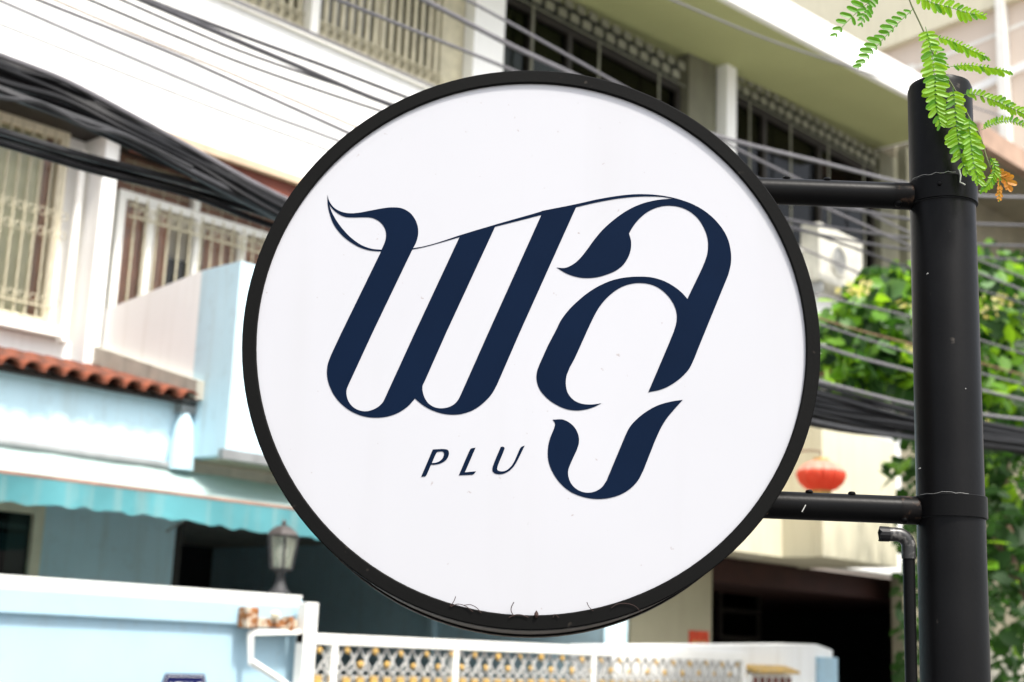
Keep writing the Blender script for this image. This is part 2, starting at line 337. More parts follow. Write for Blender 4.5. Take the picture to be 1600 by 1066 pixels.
# middle storey (Z 3.9 .. 5.56)
def X1(x, y): return at(x, y, 10.5).x
xl = X1(88, 380)
wl = window(wh, 3.3, xl, 4.02, 5.695, 10.5, 'cream_frame', 0.07, [X1(20, 380)-1.0], [], 'window_glass')
curtain(wl, 'curtain', 'curtain_green', 3.4, xl-0.14, 4.05, 5.66, 10.60, 8, 0.03)
curtain(wl, 'curtain', 'curtain_pink', xl-0.15, xl-0.06, 4.05, 5.66, 10.59, 2, 0.03)
bars(wl, rng(3.4, xl-0.02, 0.098), 10.40, 4.06, 5.66, 'grille_paint', 0.009)
sc = MB()
for x in rng(3.4, xl-0.02, 0.098):
    for z in (4.22, 4.78, 4.95): sc.tube([(x+0.049+0.034*math.cos(q*math.pi/4), 10.385, z+0.034*math.sin(q*math.pi/4)) for q in range(9)], 0.0045, 4, cap=False)
for z in (4.16,): sc.box(3.4, xl-0.03, 10.375, 10.39, z, z+0.012)
sc.build('scroll_work', 'grille_paint', wl)
B(3.2, xl+0.05, 10.3, 10.62, 3.93, 4.015).build('window_sill', 'white_paint', wl)
xp0, xp1 = at(150, 380, 10.2).x, at(173, 380, 10.2).x
B(xp0, xp1, 10.2, 10.74, 3.5, 5.695).build('pillar', 'white_wall', wh, bevel=0.01)
MB().tube([(xl+0.10, 10.40, 5.55), (xl+0.10, 10.40, 4.02), (xl+0.08, 10.36, 3.9)], 0.035, 10).build('drainpipe', 'white_paint', wh, smooth=True)
B(xl+0.002, xp0-0.002, 10.55, 10.75, 3.5, 5.695).build('wall_pier', 'white_wall', wh)
x0, x1 = X1(176, 380), 10.2
zt = at(235, 318, 10.5).z
wr = window(wh, x0, x1, 3.95, zt+0.04, 10.5, 'white_paint', 0.07, [X1(230, 380), X1(305, 380), X1(374, 400), 8.3, 9.2], [], 'window_glass')
curtain(wr, 'curtain', 'curtain_pink', x0+0.05, x0+0.62, 3.98, zt, 10.60, 6, 0.03)
curtain(wr, 'curtain', 'curtain_pink', x0+1.0, x1-0.1, 3.98, zt, 10.62, 12, 0.03)
B(x0, x1, 10.53, 10.56, zt+0.042, 5.695).build('wood_panel', 'brown_wood', wr)
B(X1(299, 310), X1(308, 310), 10.44, 10.52, zt+0.043, 5.69).build('mullion', 'white_paint', wr)
bars(wr, rng(x0+0.07, x1-0.05, 0.115), 10.40, 4.0, zt-0.01, 'grille_paint', 0.009)
bars(wr, rng(x0+0.07, x1-0.05, 0.16), 10.515, zt+0.05, 5.66, 'grille_paint', 0.005)
sc = MB()
for x in rng(x0+0.07, x1-0.05, 0.115):
    sc.tube([(x+0.057+0.036*math.cos(q*math.pi/4), 10.385, zt-0.16+0.036*math.sin(q*math.pi/4)) for q in range(9)], 0.006, 4, cap=False)
for z in (zt-0.21, zt-0.11): sc.box(x0+0.05, x1-0.05, 10.38, 10.39, z, z+0.012)
for z in (zt+0.12, zt+0.22, zt+0.32): sc.box(x0+0.05, x1-0.05, 10.50, 10.51, z, z+0.008)
sc.build('scroll_work', 'grille_paint', wr)
B(x1, XR, 10.4, 10.74, 2.95, 5.555).build('wall', 'white_wall', wh)
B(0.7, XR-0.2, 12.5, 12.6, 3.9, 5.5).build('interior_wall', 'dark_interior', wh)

# ------------------------------------------------------------------ blue house below
bl = thing('townhouse', (5.5, 9.6, 0), 'pale blue ground floor house with tiled lean-to roof and projecting balcony box', 'house')
XF = 6.10
B(0.5, XF-0.002, 8.90, 9.02, 2.74, 3.30).build('fascia_wall', 'blue_wall', bl)
B(XF, 10.6, 8.40, 8.52, 2.90, 4.34).build('balcony_front', 'blue_wall', bl)
B(XF, XF+0.12, 8.522, 8.88, 2.90, 4.34).build('balcony_side', 'blue_wall', bl)
zb = atX(165, 484, XF).z; yb = atX(165, 484, XF).y
MB().prism([(XF+0.001, 8.882, 2.92), (XF+0.001, yb, 2.92), (XF+0.001, yb, zb), (XF+0.001, 8.882, 4.34)], (0.12, 0, 0)).build('party_wall', 'white_wall', bl)
B(XF-0.06, 10.6, 8.34, 8.40, 2.86, 2.93).build('drip_edge', 'steel_grey', bl)
B(XF+0.125, 10.6, 8.53, 9.9, 2.90, 3.02).build('balcony_floor', 'cream_wall', bl)
B(0.5, 11.4, 9.03, 15.7, 2.76, 2.90).build('ceiling_slab', 'concrete', bl)
# lean-to roof of barrel tiles
y_e, z_e, y_t, z_t = 8.74, 3.30, 10.30, 3.68
MB().hexa([(0.5, y_e+0.06, z_e-0.02), (XF-0.004, y_e+0.06, z_e-0.02), (XF-0.004, y_t, z_t-0.06), (0.5, y_t, z_t-0.06)],
          [(0.5, y_e+0.06, z_e), (XF-0.004, y_e+0.06, z_e), (XF-0.004, y_t, z_t-0.04), (0.5, y_t, z_t-0.04)]).build('roof_deck', 'dark_wood', bl)
sl = math.hypot(y_t-y_e, z_t-z_e); dirv = Vector((0, y_t-y_e, z_t-z_e))/sl; nrm = Vector((0, -dirv.z, dirv.y))
tl = MB(); nt_ = 8; Lt = 0.36
for s_, rr in ((0, 0.078), (Lt, 0.066)):
    for j in range(nt_+1):
        a = math.pi*j/nt_; tl.v.append(Vector((math.cos(a)*rr, s_, math.sin(a)*rr*0.9)))
    for j in range(nt_+1):
        a = math.pi*j/nt_; tl.v.append(Vector((math.cos(a)*(rr-0.014), s_, math.sin(a)*(rr-0.014)*0.9)))
n1 = nt_+1
for j in range(nt_):
    tl.f += [(j, j+1, 2*n1+j+1, 2*n1+j), (n1+j+1, n1+j, 3*n1+j, 3*n1+j+1), (j+1, j, n1+j, n1+j+1)]
tme = tl.mesh('roof_tile', 'terracotta', True)
M0 = Matrix((Vector((1, 0, 0)), dirv, nrm)).transposed()
for ci in range(17):
    X = XF-0.11-ci*0.158
    for ri in range(5):
        p = Vector((X+random.uniform(-.006, .006), y_e, z_e)) + dirv*(ri*0.31+random.uniform(-.012, .012)) + nrm*(0.0+0.012)
        link('roof_tile', tme, bl, Matrix.Translation(p) @ M0.to_4x4() @ Matrix.Rotation(random.uniform(-.03, .03), 4, 'Y') @ Matrix.Rotation(0.03, 4, 'X'))
MB().hexa([(XF-0.07, y_e-0.02, z_e+0.02), (XF-0.003, y_e-0.02, z_e+0.02), (XF-0.003, y_t+0.9, z_t+0.36), (XF-0.07, y_t+0.9, z_t+0.36)],
          [(XF-0.07, y_e-0.02, z_e+0.16), (XF-0.003, y_e-0.02, z_e+0.16), (XF-0.003, y_t+0.9, z_t+0.5), (XF-0.07, y_t+0.9, z_t+0.5)]).build('roof_flashing', 'concrete', bl)
B(XF-0.12, XF-0.002, 8.80, 8.90, 3.22, 3.31).build('gutter_outlet', 'steel_grey', bl)
MB().lathe((XF-0.07, 8.84, 2.80), (0, 0, 1), [(0.10, 0), (0.095, 0.14), (0.07, 0.34), (0.04, 0.42)], 14).build('rain_hopper', 'blue_wall', bl, smooth=True)
# wall above the lean-to, under the middle-storey window
B(0.5, XF-0.01, 10.42, 10.74, 3.5, 3.925).build('sill_wall', 'white_wall', bl)
# porch
YP = 10.7
def XPp(x, y): return at(x, y, YP).x
xa, xb, xc_, xd = XPp(62, 850), XPp(272, 860), XPp(585, 930), 12.6
B(xa, xb, YP, YP+0.15, 0.1, 2.758).build('porch_wall', 'blue_wall', bl)
xe0, xe1 = at(938, 1000, 9.0).x, at(974, 1000, 9.0).x
YK = 15.5
B(xb, xe0, 8.3, YK, 0.0, 0.02).build('carport_floor', 'asphalt', bl)
B(xb-0.15, xb-0.003, YP+0.16, YK, 0.02, 2.758).build('carport_side_wall', 'blue_wall', bl)
B(xe0, xe1, 8.95, YK, 0.02, 2.755).build('carport_side_wall', 'blue_wall', bl)
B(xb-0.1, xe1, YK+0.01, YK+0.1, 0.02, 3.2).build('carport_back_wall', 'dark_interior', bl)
B(xb+0.002, xb+0.09, YP+0.02, YP+0.14, 0.1, 2.75).build('door_jamb', 'dark_wood', bl)
dp = atX(677, 985, xe0); B(xe0-0.06, xe0-0.003, dp.y-0.05, dp.y+0.05, 0.05, 2.75).build('downpipe', 'blue_wall', bl)
pw = window(bl, xa-1.4, xa-0.002, 1.72, 2.62, YP, 'cream_frame', 0.09, [xa-0.7], [], 'dark_glass')
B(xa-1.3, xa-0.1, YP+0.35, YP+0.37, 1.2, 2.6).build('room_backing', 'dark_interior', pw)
pw2 = window(bl, xa-1.4, xa-0.002, 0.7, 1.70, YP, 'cream_frame', 0.09, [xa-0.7], [], 'dark_glass')
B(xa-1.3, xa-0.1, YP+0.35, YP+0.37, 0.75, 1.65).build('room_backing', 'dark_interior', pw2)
B(0.5, xa-1.402, YP, YP+0.15, 0.1, 2.758).build('porch_wall', 'blue_wall', bl)
B(0.4, 0.5, 8.1, 14, 0.05, 3.7).build('end_wall', 'blue_wall', bl)
# awning
aw = thing('awning', (5.5, 8.3, 2.4), 'turquoise cloth awning with scalloped valance above the blue porch', 'awning')
ax0, ax1 = 0.6, 9.9
z1a, z0a, y1a, y0a = 2.80, 2.56, 8.88, 8.36
st = MB(); n = 40
for i in range(n+1):
    X = ax0+(ax1-ax0)*i/n
    for k in range(5):
        t = k/4; st.v.append(Vector((X, y1a+(y0a-y1a)*t, z1a+(z0a-z1a)*t - 0.02*math.sin(math.pi*t)+0.006*math.sin(X*9+k))))
for i in range(n):
    for k in range(4):
        p = i*5+k; st.f.append((p, p+5, p+6, p+1))
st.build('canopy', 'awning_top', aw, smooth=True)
MB().tube([(ax0, y0a, z0a), (ax1, y0a, z0a)], 0.022, 8).build('front_bar', 'brown_wood', aw, smooth=True)
MB().tube([(ax0, y1a-0.01, z1a+0.02), (XF, y1a-0.01, z1a+0.02)], 0.035, 8).build('rear_bar', 'steel_grey', aw, smooth=True)
va = MB(); n = 300
for i in range(n+1):
    X = ax0+(ax1-ax0)*i/n; y = y0a-0.026+0.016*math.sin(X*7.3)+0.008*math.sin(X*19)
    zb_ = z0a-0.175-0.010*abs(math.sin(X*math.pi/0.16))-0.016*math.sin(X*2.1)-0.008*math.sin(X*23.7+math.sin(X*5))+0.004*random.random()
    va.v += [Vector((X, y0a-0.02, z0a-0.004)), Vector((X, (y+y0a-0.02)/2, (z0a+zb_)/2)), Vector((X, y, zb_))]
for i in range(n):
    for k in range(2):
        p = i*3+k; va.f.append((p, p+3, p+4, p+1))
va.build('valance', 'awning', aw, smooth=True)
for X in (1.5, 3.7, 6.0, 8.4): MB().tube([(X, y0a, z0a), (X, 8.89, 2.35)], 0.012, 6).build('brace', 'steel_grey', aw)

# ------------------------------------------------------------------ street wall, gate and lamp
fw = thing('garden_wall', (4, 8.1, 0), 'pale blue rendered street wall with white coping at lower left', 'wall')
xw = at(466, 1000, 8.0).x
B(0.3, xw, 8.0, 8.16, 0, 1.715).build('wall', 'blue_gate_wall', fw)
B(0.28, xw+0.03, 8.025, 8.21, 1.906, 1.925).build('cap', 'white_paint', fw)
MB().prism([(0.28, 7.955, 1.70), (0.28, 8.20, 1.70), (0.28, 8.20, 1.905), (0.28, 8.03, 1.905), (0.28, 7.955, 1.845)], (xw-0.28+0.02, 0, 0)).build('coping', 'blue_gate_wall', fw, bevel=0.008)
xq = at(390, 1000, 8.0).x
# number plate
pc = at(288, 1079, 7.985); pl = tag(MB().prism([(pc.x+dx, 7.998, pc.z+dz) for dx, dz in ((-.185, 0), (-.15, .105), (.15, .105), (.185, 0), (.15, -.105), (-.15, -.105))], (0, -0.012, 0)).build('house_number_plate', 'plate_navy', None),
         'dark blue hexagonal house number plate reading 67/15 on pale blue wall', 'plate')
pr = [(pc.x+dx, pc.z+dz) for dx, dz in ((-.168, 0), (-.138, .09), (.138, .09), (.168, 0), (.138, -.09), (-.138, -.09), (-.168, 0))]
MB().tube([(x, 7.985, z) for x, z in pr], 0.002, 5, cap=False).build('border_line', 'white_paint', pl)
def text(parent, name, body, size, loc, rotm, m, ext=0.001):
    cu = bpy.data.curves.new(name, 'FONT'); cu.body = body; cu.size = size; cu.align_x = 'CENTER'; cu.align_y = 'CENTER'; cu.extrude = ext
    o = bpy.data.objects.new(name, cu); COL.objects.link(o); dg = bpy.context.evaluated_depsgraph_get()
    me = bpy.data.meshes.new_from_object(o.evaluated_get(dg)); bpy.data.objects.remove(o); me.materials.clear(); me.materials.append(MATS[m])
    return link(name, me, parent, Matrix.Translation(loc) @ rotm)
text(pl, 'lettering', '67/15', 0.13, (pc.x, 7.983, pc.z), Matrix.Rotation(math.pi/2, 4, 'X'), 'white_paint')
# lantern on the wall
lp = at(436, 927, 8.1); LB = Vector((lp.x, 8.1, 1.926)); hs_ = at(436, 812, 8.1).z - 1.926
lt = thing('wall_lantern', LB, 'grey carriage lantern with glass panes standing on the blue wall', 'lamp')
k = hs_/0.56
MB().lathe(LB, (0, 0, 1), [(0.085*k, 0), (0.085*k, 0.015*k), (0.06*k, 0.04*k), (0.04*k, 0.09*k), (0.032*k, 0.14*k), (0.045*k, 0.17*k), (0.085*k, 0.18*k), (0.09*k, 0.195*k)], 16).build('base', 'lamp_grey', lt, smooth=True)
MB().lathe(LB, (0, 0, 1), [(0.128*k, 0.435*k), (0.135*k, 0.445*k), (0.11*k, 0.475*k), (0.06*k, 0.51*k), (0.03*k, 0.52*k)], 6).build('cap', 'lamp_cap', lt)
MB().lathe(LB, (0, 0, 1), [(0.012*k, 0.52*k), (0.02*k, 0.535*k), (0.018*k, 0.55*k), (0.004*k, 0.565*k)], 10).build('finial', 'lamp_cap', lt, smooth=True)
for j in range(6):
    a0, a1 = math.pi*2*j/6, math.pi*2*(j+1)/6
    def pt(a, r, h): return LB + Vector((math.cos(a)*r*k, math.sin(a)*r*k, h*k))
    MB().quad(pt(a0, .083, .197), pt(a1, .083, .197), pt(a1, .118, .433), pt(a0, .118, .433)).build('pane', 'lamp_glass', lt)
    MB().tube([pt(a0, .088, .195), pt(a0, .123, .437)], 0.011*k, 5).build('rib', 'lamp_grey', lt)
MB().lathe(LB, (0, 0, 1), [(0.015*k, 0.196*k), (0.02*k, 0.26*k), (0.04*k, 0.30*k), (0.042*k, 0.33*k), (0.02*k, 0.37*k), (0.004*k, 0.38*k)], 12).build('bulb', 'bulb_white', lt, smooth=True)
# sliding gate
gt = thing('gate', (8.5, 7.85, 0), 'white metal gate with grey lattice and gold rosettes below the sign', 'gate')
gx0, gx1 = at(466, 1000, 7.85).x+0.02, at(1160, 1040, 7.85).x
gz = 1.665
B(gx0, gx1, 7.82, 7.90, gz-0.075, gz).build('top_rail', 'white_paint', gt, bevel=0.006)
B(gx0, gx1, 7.82, 7.90, 0.12, 0.2).build('bottom_rail', 'white_paint', gt)
B(gx0, gx0+0.11, 7.81, 7.905, 0.1, at(476, 941, 7.81).z).build('stile', 'white_paint', gt, bevel=0.006)
for x in (520, 710, 925, 1160): 
    X = at(x, 1020, 7.85).x; B(X-0.028, X+0.028, 7.825, 7.895, 0.2, gz-0.076).build('stile', 'white_paint', gt)
B(gx0+0.1, gx1, 7.875, 7.88, 0.2, 1.37).build('backing_sheet', 'mesh_grey', gt)
lat = MB(); step = 0.105
xx = gx0+0.1
while xx < gx1:
    lat.tube([(xx, 7.86, 1.36), (xx+step, 7.86, 1.435)], 0.009, 4); lat.tube([(xx+step, 7.85, 1.36), (xx, 7.85, 1.435)], 0.009, 4)
    xx += step
xx = gx0+0.17; pitch = 0.262; ros = []
while xx < gx1:
    lat.tube([(xx-0.085, 7.86, 1.435), (xx-0.075, 7.86, 1.49), (xx-0.045, 7.86, 1.545), (xx, 7.86, 1.575), (xx+0.045, 7.86, 1.545), (xx+0.075, 7.86, 1.49), (xx+0.085, 7.86, 1.435)], 0.013, 4)
    lat.tube([(xx-0.13, 7.862, 1.585), (xx-0.10, 7.862, 1.53), (xx-0.05, 7.862, 1.47), (xx-0.02, 7.862, 1.435)], 0.010, 4)
    lat.tube([(xx+0.13, 7.862, 1.585), (xx+0.10, 7.862, 1.53), (xx+0.05, 7.862, 1.47), (xx+0.02, 7.862, 1.435)], 0.010, 4)
    ros.append((xx, 1.552)); ros.append((xx+pitch/2, 1.462)); xx += pitch
lat.build('lattice', 'mesh_grey', gt)
rm = MB().lathe((0, 0, 0), (0, -1, 0), [(0.036, 0), (0.036, 0.008), (0.022, 0.014), (0.014, 0.024), (0.002, 0.026)], 7).mesh('rosette', 'gold_paint', True)
for (x, z) in ros: link('rosette', rm, gt, Matrix.Translation((x+random.uniform(-.008, .008), 7.842, z+random.uniform(-.006, .006))) @ Matrix.Rotation(random.uniform(0, 1), 4, 'Y') @ Matrix.Rotation(random.uniform(-.4, .4), 4, 'X') @ Matrix.Scale(random.uniform(0.58, 0.85), 4))
pm = B(-0.033, 0.033, -0.012, 0.0, -0.14, 0.0).mesh('picket', 'gold_paint')
for x in rng(gx0+0.1, gx1, 0.131): link('picket', pm, gt, Matrix.Translation((x, 7.845, 1.378+random.uniform(-.006, .006))))
# guide bracket on the wall
gb = thing('gate_guide', at(420, 1010, 7.9), 'white welded gate guide frame with rusty brackets fixed to blue wall', 'bracket')
fr = [at(x, y, 7.88) for x, y in ((392, 988), (470, 988), (470, 1084), (392, 1034))]
MB().tube(fr + [fr[0]], 0.028, 4).build('frame', 'white_paint', gb)
a = at(385, 965, 7.9); b_ = at(462, 973, 7.9)
B(a.x-0.035, a.x+0.06, 7.84, 7.95, a.z-0.07, a.z+0.07).build('roller_block', 'rust', gb, bevel=0.01)
B(a.x+0.06, b_.x, 7.88, 7.95, b_.z-0.04, b_.z+0.02).build('rail', 'rust', gb)
m_ = at(428, 961, 7.88); MB().lathe(m_, (0, -1, 0), [(0.03, 0), (0.03, 0.03), (0.02, 0.035), (0.012, 0.06)], 6).build('bolt', 'cream_frame', gb)
B(b_.x-0.09, b_.x-0.05, 7.86, 7.94, b_.z-0.07, b_.z+0.04).build('clamp', 'rust', gb)
# gate pier to the right
pg = thing('gate_pier', at(1130, 1050, 8.0), 'white topped low wall at the right end of the lattice gate', 'wall')
q0, q1, q2 = at(958, 1009, 8.05), at(1276, 1007, 8.05), at(1301, 1016, 8.05)
MB().prism([(q0.x, 8.05, 0), (q2.x, 8.05, 0), (q2.x, 8.05, q2.z), (q1.x, 8.05, q1.z), (q0.x, 8.05, q0.z)], (0, 0.5, 0)).build('wall', 'white_wall', pg, bevel=0.008)
B(q1.x-0.02, q2.x+0.02, 8.0, 8.049, 0.0, at(1290, 1027, 8.02).z).build('blue_panel', 'blue_gate_wall', pg)
mb = thing('letter_box', at(1200, 1060, 7.98), 'cream letter box with yellow lid and brown slats on the gate wall', 'letter box')
xm0, xm1, zm = at(1172, 1050, 7.95).x, at(1238, 1050, 7.95).x, at(1200, 1044, 7.95).z
MB().hexa([(xm0, 7.86, zm-0.05), (xm1, 7.86, zm-0.05), (xm1, 8.04, zm-0.02), (xm0, 8.04, zm-0.02)], [(xm0, 7.86, zm-0.02), (xm1, 7.86, zm-0.02), (xm1, 8.04, zm+0.03), (xm0, 8.04, zm+0.03)]).build('lid', 'gold_paint', mb)
B(xm0+0.02, xm1-0.02, 7.95, 8.04, zm-0.5, zm-0.06).build('body', 'white_paint', mb)
for x in rng(xm0+0.02, xm1-0.02, 0.13): B(x-0.03, x+0.03, 7.93, 7.948, zm-0.45, zm-0.09).build('slat', 'red_soffit', mb)
for x in rng(xm1+0.1, q2.x-0.1, 0.17): B(x-0.03, x+0.03, 7.96, 7.998, 0.4, zm-0.16).build('slat', 'white_paint', pg)

# ------------------------------------------------------------------ cream house on the right
ch = thing('house', (20, 12, 0), 'cream house with jutting balcony parapet and dark carport, right of the sign', 'house')
VF = 9.4
c0, c1 = at(1286, 869, VF), at(1405, 888, VF); zc0 = (c0.z+c1.z)/2
XB = c0.x; inn = atX(1222, 874, XB); VI = inn.y
zt0, zt1 = at(1283, 662, VF).z, at(1397, 689, VF).z
ztp = (zt0+zt1)/2; XE = at(1402, 800, VF).x
print('cream', c0, c1, inn, zt0, zt1)
B(XB, XE, VF, VF+0.15, zc0, ztp).build('balcony_front', 'cream_wall', ch, bevel=0.01)
B(XB, XB+0.15, VF+0.151, VI+0.2, zc0, ztp).build('balcony_side', 'cream_wall', ch)
B(13.2, XB-0.002, VI, VI+0.15, zc0, ztp+0.2).build('parapet', 'cream_wall', ch)
B(XE-0.15, XE, VF+0.151, 12.5, zc0, ztp).build('balcony_side', 'cream_wall', ch)
B(XB+0.151, XE-0.151, VF+0.151, 12.5, zc0+0.02, zc0+0.2).build('balcony_floor', 'cream_wall', ch)
B(13.2, XB, VI+0.151, 12.5, zc0+0.02, zc0+0.2).build('balcony_floor', 'cream_wall', ch)
VB = VI+0.9
wx0, wx1 = at(985, 960, VB).x, at(1112, 960, VB).x
B(wx0, wx1, VB, VB+0.2, 0.0, zc0+0.01).build('carport_wall', 'cream_shaded', ch)
B(wx1+0.002, XE+8, VB, VB+0.2, at(1112, 908, VB).z, zc0+0.01).build('lintel', 'dark_red', ch)
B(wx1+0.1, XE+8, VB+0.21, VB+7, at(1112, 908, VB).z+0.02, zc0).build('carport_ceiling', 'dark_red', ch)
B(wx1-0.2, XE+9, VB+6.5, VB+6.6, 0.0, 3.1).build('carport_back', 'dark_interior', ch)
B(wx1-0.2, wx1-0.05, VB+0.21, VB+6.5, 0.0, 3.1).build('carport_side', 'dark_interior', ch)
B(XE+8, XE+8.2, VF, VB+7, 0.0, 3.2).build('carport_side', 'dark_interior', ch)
VGr = VB+2.0
gw0, gw1 = at(1122, 960, VGr).x, at(1186, 960, VGr).x
gwin = window(ch, gw0, gw1, at(1150, 1000, VGr).z, at(1150, 922, VGr).z, VGr, 'dark_wood', 0.06, [], [at(1150, 955, VGr).z], 'dark_glass')
curtain(gwin, 'curtain', 'curtain_grey', gw0+0.1, gw1-0.1, at(1150, 995, VGr).z, at(1150, 925, VGr).z, VGr+0.1, 6, 0.03)
l0, l1 = at(1331, 930, VB+1.0), at(1412, 942, VB+1.0)
B(l0.x, l1.x, VB+1.0, VB+1.2, l1.z-0.02, l0.z+0.04).build('light_fitting', 'white_paint', ch)
B(13.2, 26, 13.0, 15.8, ztp, 7.0).build('upper_wall', 'cream_wall', ch)
r0 = at(1077, 985, VB-0.01); r1 = at(1107, 1012, VB-0.01)
tag(B(r0.x, r1.x, VB-0.012, VB-0.002, r1.z, r0.z).build('paper_notice', 'red_paper'), 'red paper notice pasted on the cream carport wall', 'notice')
bpy.data.objects['paper_notice'].select_set(False)
nb_ = bpy.data.objects['paper_notice']
for i in range(3):
    x = r0.x+(r1.x-r0.x)*(0.25+0.25*i); MB().box(x-0.03, x+0.03, VB-0.016, VB-0.0125, r1.z+0.02, r0.z-0.12).build('gold_stroke', 'gold_paint', nb_)
# red lantern
lc = at(1283, 744, VF-0.35); lu = 38/FPX*(lc-CAM).length
ln = thing('paper_lantern', lc, 'round red festival lantern with gold collar hanging before cream balcony', 'lantern')
prof = [(0.28, -0.62), (0.62, -0.52), (0.88, -0.28), (1.0, 0.0), (0.985, 0.10), (0.95, 0.18)]
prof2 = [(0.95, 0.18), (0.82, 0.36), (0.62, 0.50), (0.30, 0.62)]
def ribbed(prof, m, nm):
    b = MB(); n = 48
    for (r, h) in prof:
        for j in range(n):
            a = 2*math.pi*j/n; q = r*(1-0.09*(1 if j % 4 == 0 else 0)); b.v.append(lc + Vector((math.cos(a)*q*lu, math.sin(a)*q*lu, h*lu)))
    for kk in range(len(prof)-1):
        for j in range(n): b.f.append((kk*n+j, kk*n+(j+1) % n, (kk+1)*n+(j+1) % n, (kk+1)*n+j))
    b.build(nm, m, ln, smooth=True)
ribbed(prof, 'red_silk', 'body'); ribbed(prof2, 'silk_sun_highlight', 'shoulder')
MB().lathe(lc, (0, 0, 1), [(0.40*lu, -0.80*lu), (0.42*lu, -0.78*lu), (0.40*lu, -0.56*lu), (0.30*lu, -0.52*lu)], 20).build('collar', 'gold_paint', ln, smooth=True)
MB().lathe(lc, (0, 0, 1), [(0.30*lu, 0.60*lu), (0.32*lu, 0.62*lu), (0.30*lu, 0.72*lu), (0.1*lu, 0.74*lu)], 20).build('collar', 'gold_paint', ln, smooth=True)
MB().tube([lc+Vector((0, 0, 0.74*lu)), lc+Vector((0, 0, 1.0*lu)), lc+Vector((-0.2*lu, 0.1, 1.03*lu)), lc+Vector((-0.5*lu, 0.36, 1.0*lu))], 0.012, 5).build('hanger', 'brown_wood', ln)
# air conditioner on the white house parapet
a0, a1 = at(1262, 352, 9.9), at(1331, 395, 9.9)
ac = thing('air_conditioner', (a0.x, 9.8, 7.226), 'white outdoor air conditioner unit on the upper parapet, between sign and pole', 'air conditioner')
w_ = a1.x-a0.x; h_ = 0.62
B(a0.x, a1.x, 9.72, 10.02, 6.75, 6.75+h_+0.2).build('casing', 'ac_white', ac, bevel=0.02)
fc = Vector((a0.x+w_*0.42, 9.72, 7.12))
MB().lathe(fc, (0, -1, 0), [(0.23, 0.001), (0.23, 0.02), (0.20, 0.02), (0.20, 0.004)], 24, cap=False).build('fan_ring', 'ac_white', ac, smooth=True)
MB().lathe(fc, (0, -1, 0), [(0.20, 0.002), (0.20, 0.006)], 24).build('fan_opening', 'steel_grey', ac)
for j in range(4): MB().lathe(fc+Vector((0, -0.012, 0)), (0, -1, 0), [(0.05*j+0.03, 0), (0.05*j+0.036, 0), (0.05*j+0.036, 0.006), (0.05*j+0.03, 0.006)], 20, cap=False).build('fan_guard', 'ac_white', ac)
B(a0.x+0.1, a0.x+0.15, 9.75, 10.0, 6.6, 6.75).build('bracket', 'steel_grey', ac); B(a1.x-0.15, a1.x-0.1, 9.75, 10.0, 6.6, 6.75).build('bracket', 'steel_grey', ac)

# ------------------------------------------------------------------ next house, far right, and the tall block behind
nh = thing('house', (24, 12, 0), 'dark olive house with brown tiled eave at the right edge, behind the pole', 'house')
MB().hexa([(20.4, 9.0, 9.66), (34, 9.0, 9.92), (34, 9.25, 9.98), (20.4, 9.25, 9.72)], [(20.4, 9.0, 10.02), (34, 9.0, 10.28), (34, 12, 11.2), (20.4, 12, 10.9)]).build('roof_edge', 'pink_roof', nh)
B(20.4, 34, 9.26, 12, 9.75, 9.95).build('soffit', 'olive_wall', nh)
B(XR+0.01, 34, 10.4, 10.6, 0, 9.9).build('wall', 'olive_wall', nh)
B(XR+0.3, 33, 10.2, 10.39, 6.4, 6.55).build('ledge', 'grey_panel', nh)
for i in range(60):
    x = XR+0.2+i*0.16; B(x, x+0.07, 10.32, 10.395, 6.56, 8.6).build('slat', 'grey_panel', nh)
for x in (XR+2.3, XR+5.2): B(x, x+0.3, 10.25, 10.38, 6.56, 9.3).build('post', 'grey_panel', nh)
tb_ = thing('apartment_block', (34, 20, 0), 'tall pale beige block with white bands rising behind the roof at upper right', 'building')
XT = 33.0
def bandz(x, y): return atX(x, y, XT)
pA, pB = bandz(1372, 86), bandz(1600, 0)
B(XT, XT+12, 3, 40, 0, 19).build('wall', 'beige_block', tb_)
def diag(p, q, th, m, out, nm):
    d = (q-p).normalized(); q = q+d*4; p = p-d*6
    MB().hexa([(XT-out, p.y, p.z), (XT-out, q.y, q.z), (XT+0.02, q.y, q.z), (XT+0.02, p.y, p.z)], [(XT-out, p.y, p.z+th), (XT-out, q.y, q.z+th), (XT+0.02, q.y, q.z+th), (XT+0.02, p.y, p.z+th)]).build(nm, m, tb_)
diag(pA, pB, 7.0, 'cream_wall', 0.25, 'upper_band')
diag(bandz(1525, 148), bandz(1600, 112), 0.22, 'white_wall', 0.12, 'ledge')
diag(bandz(1380, 130), bandz(1600, 40), 0.10, 'white_paint', 0.03, 'panel_seam')
pv = bandz(1572, 90); B(XT-0.31, XT-0.02, pv.y-0.11, pv.y+0.11, 4, 18.8).build('downpipe', 'white_paint', tb_)
pv = bandz(1424, 100); B(XT-0.15, XT-0.02, pv.y-0.14, pv.y+0.14, 4, pA.z-0.6).build('downpipe', 'white_paint', tb_)

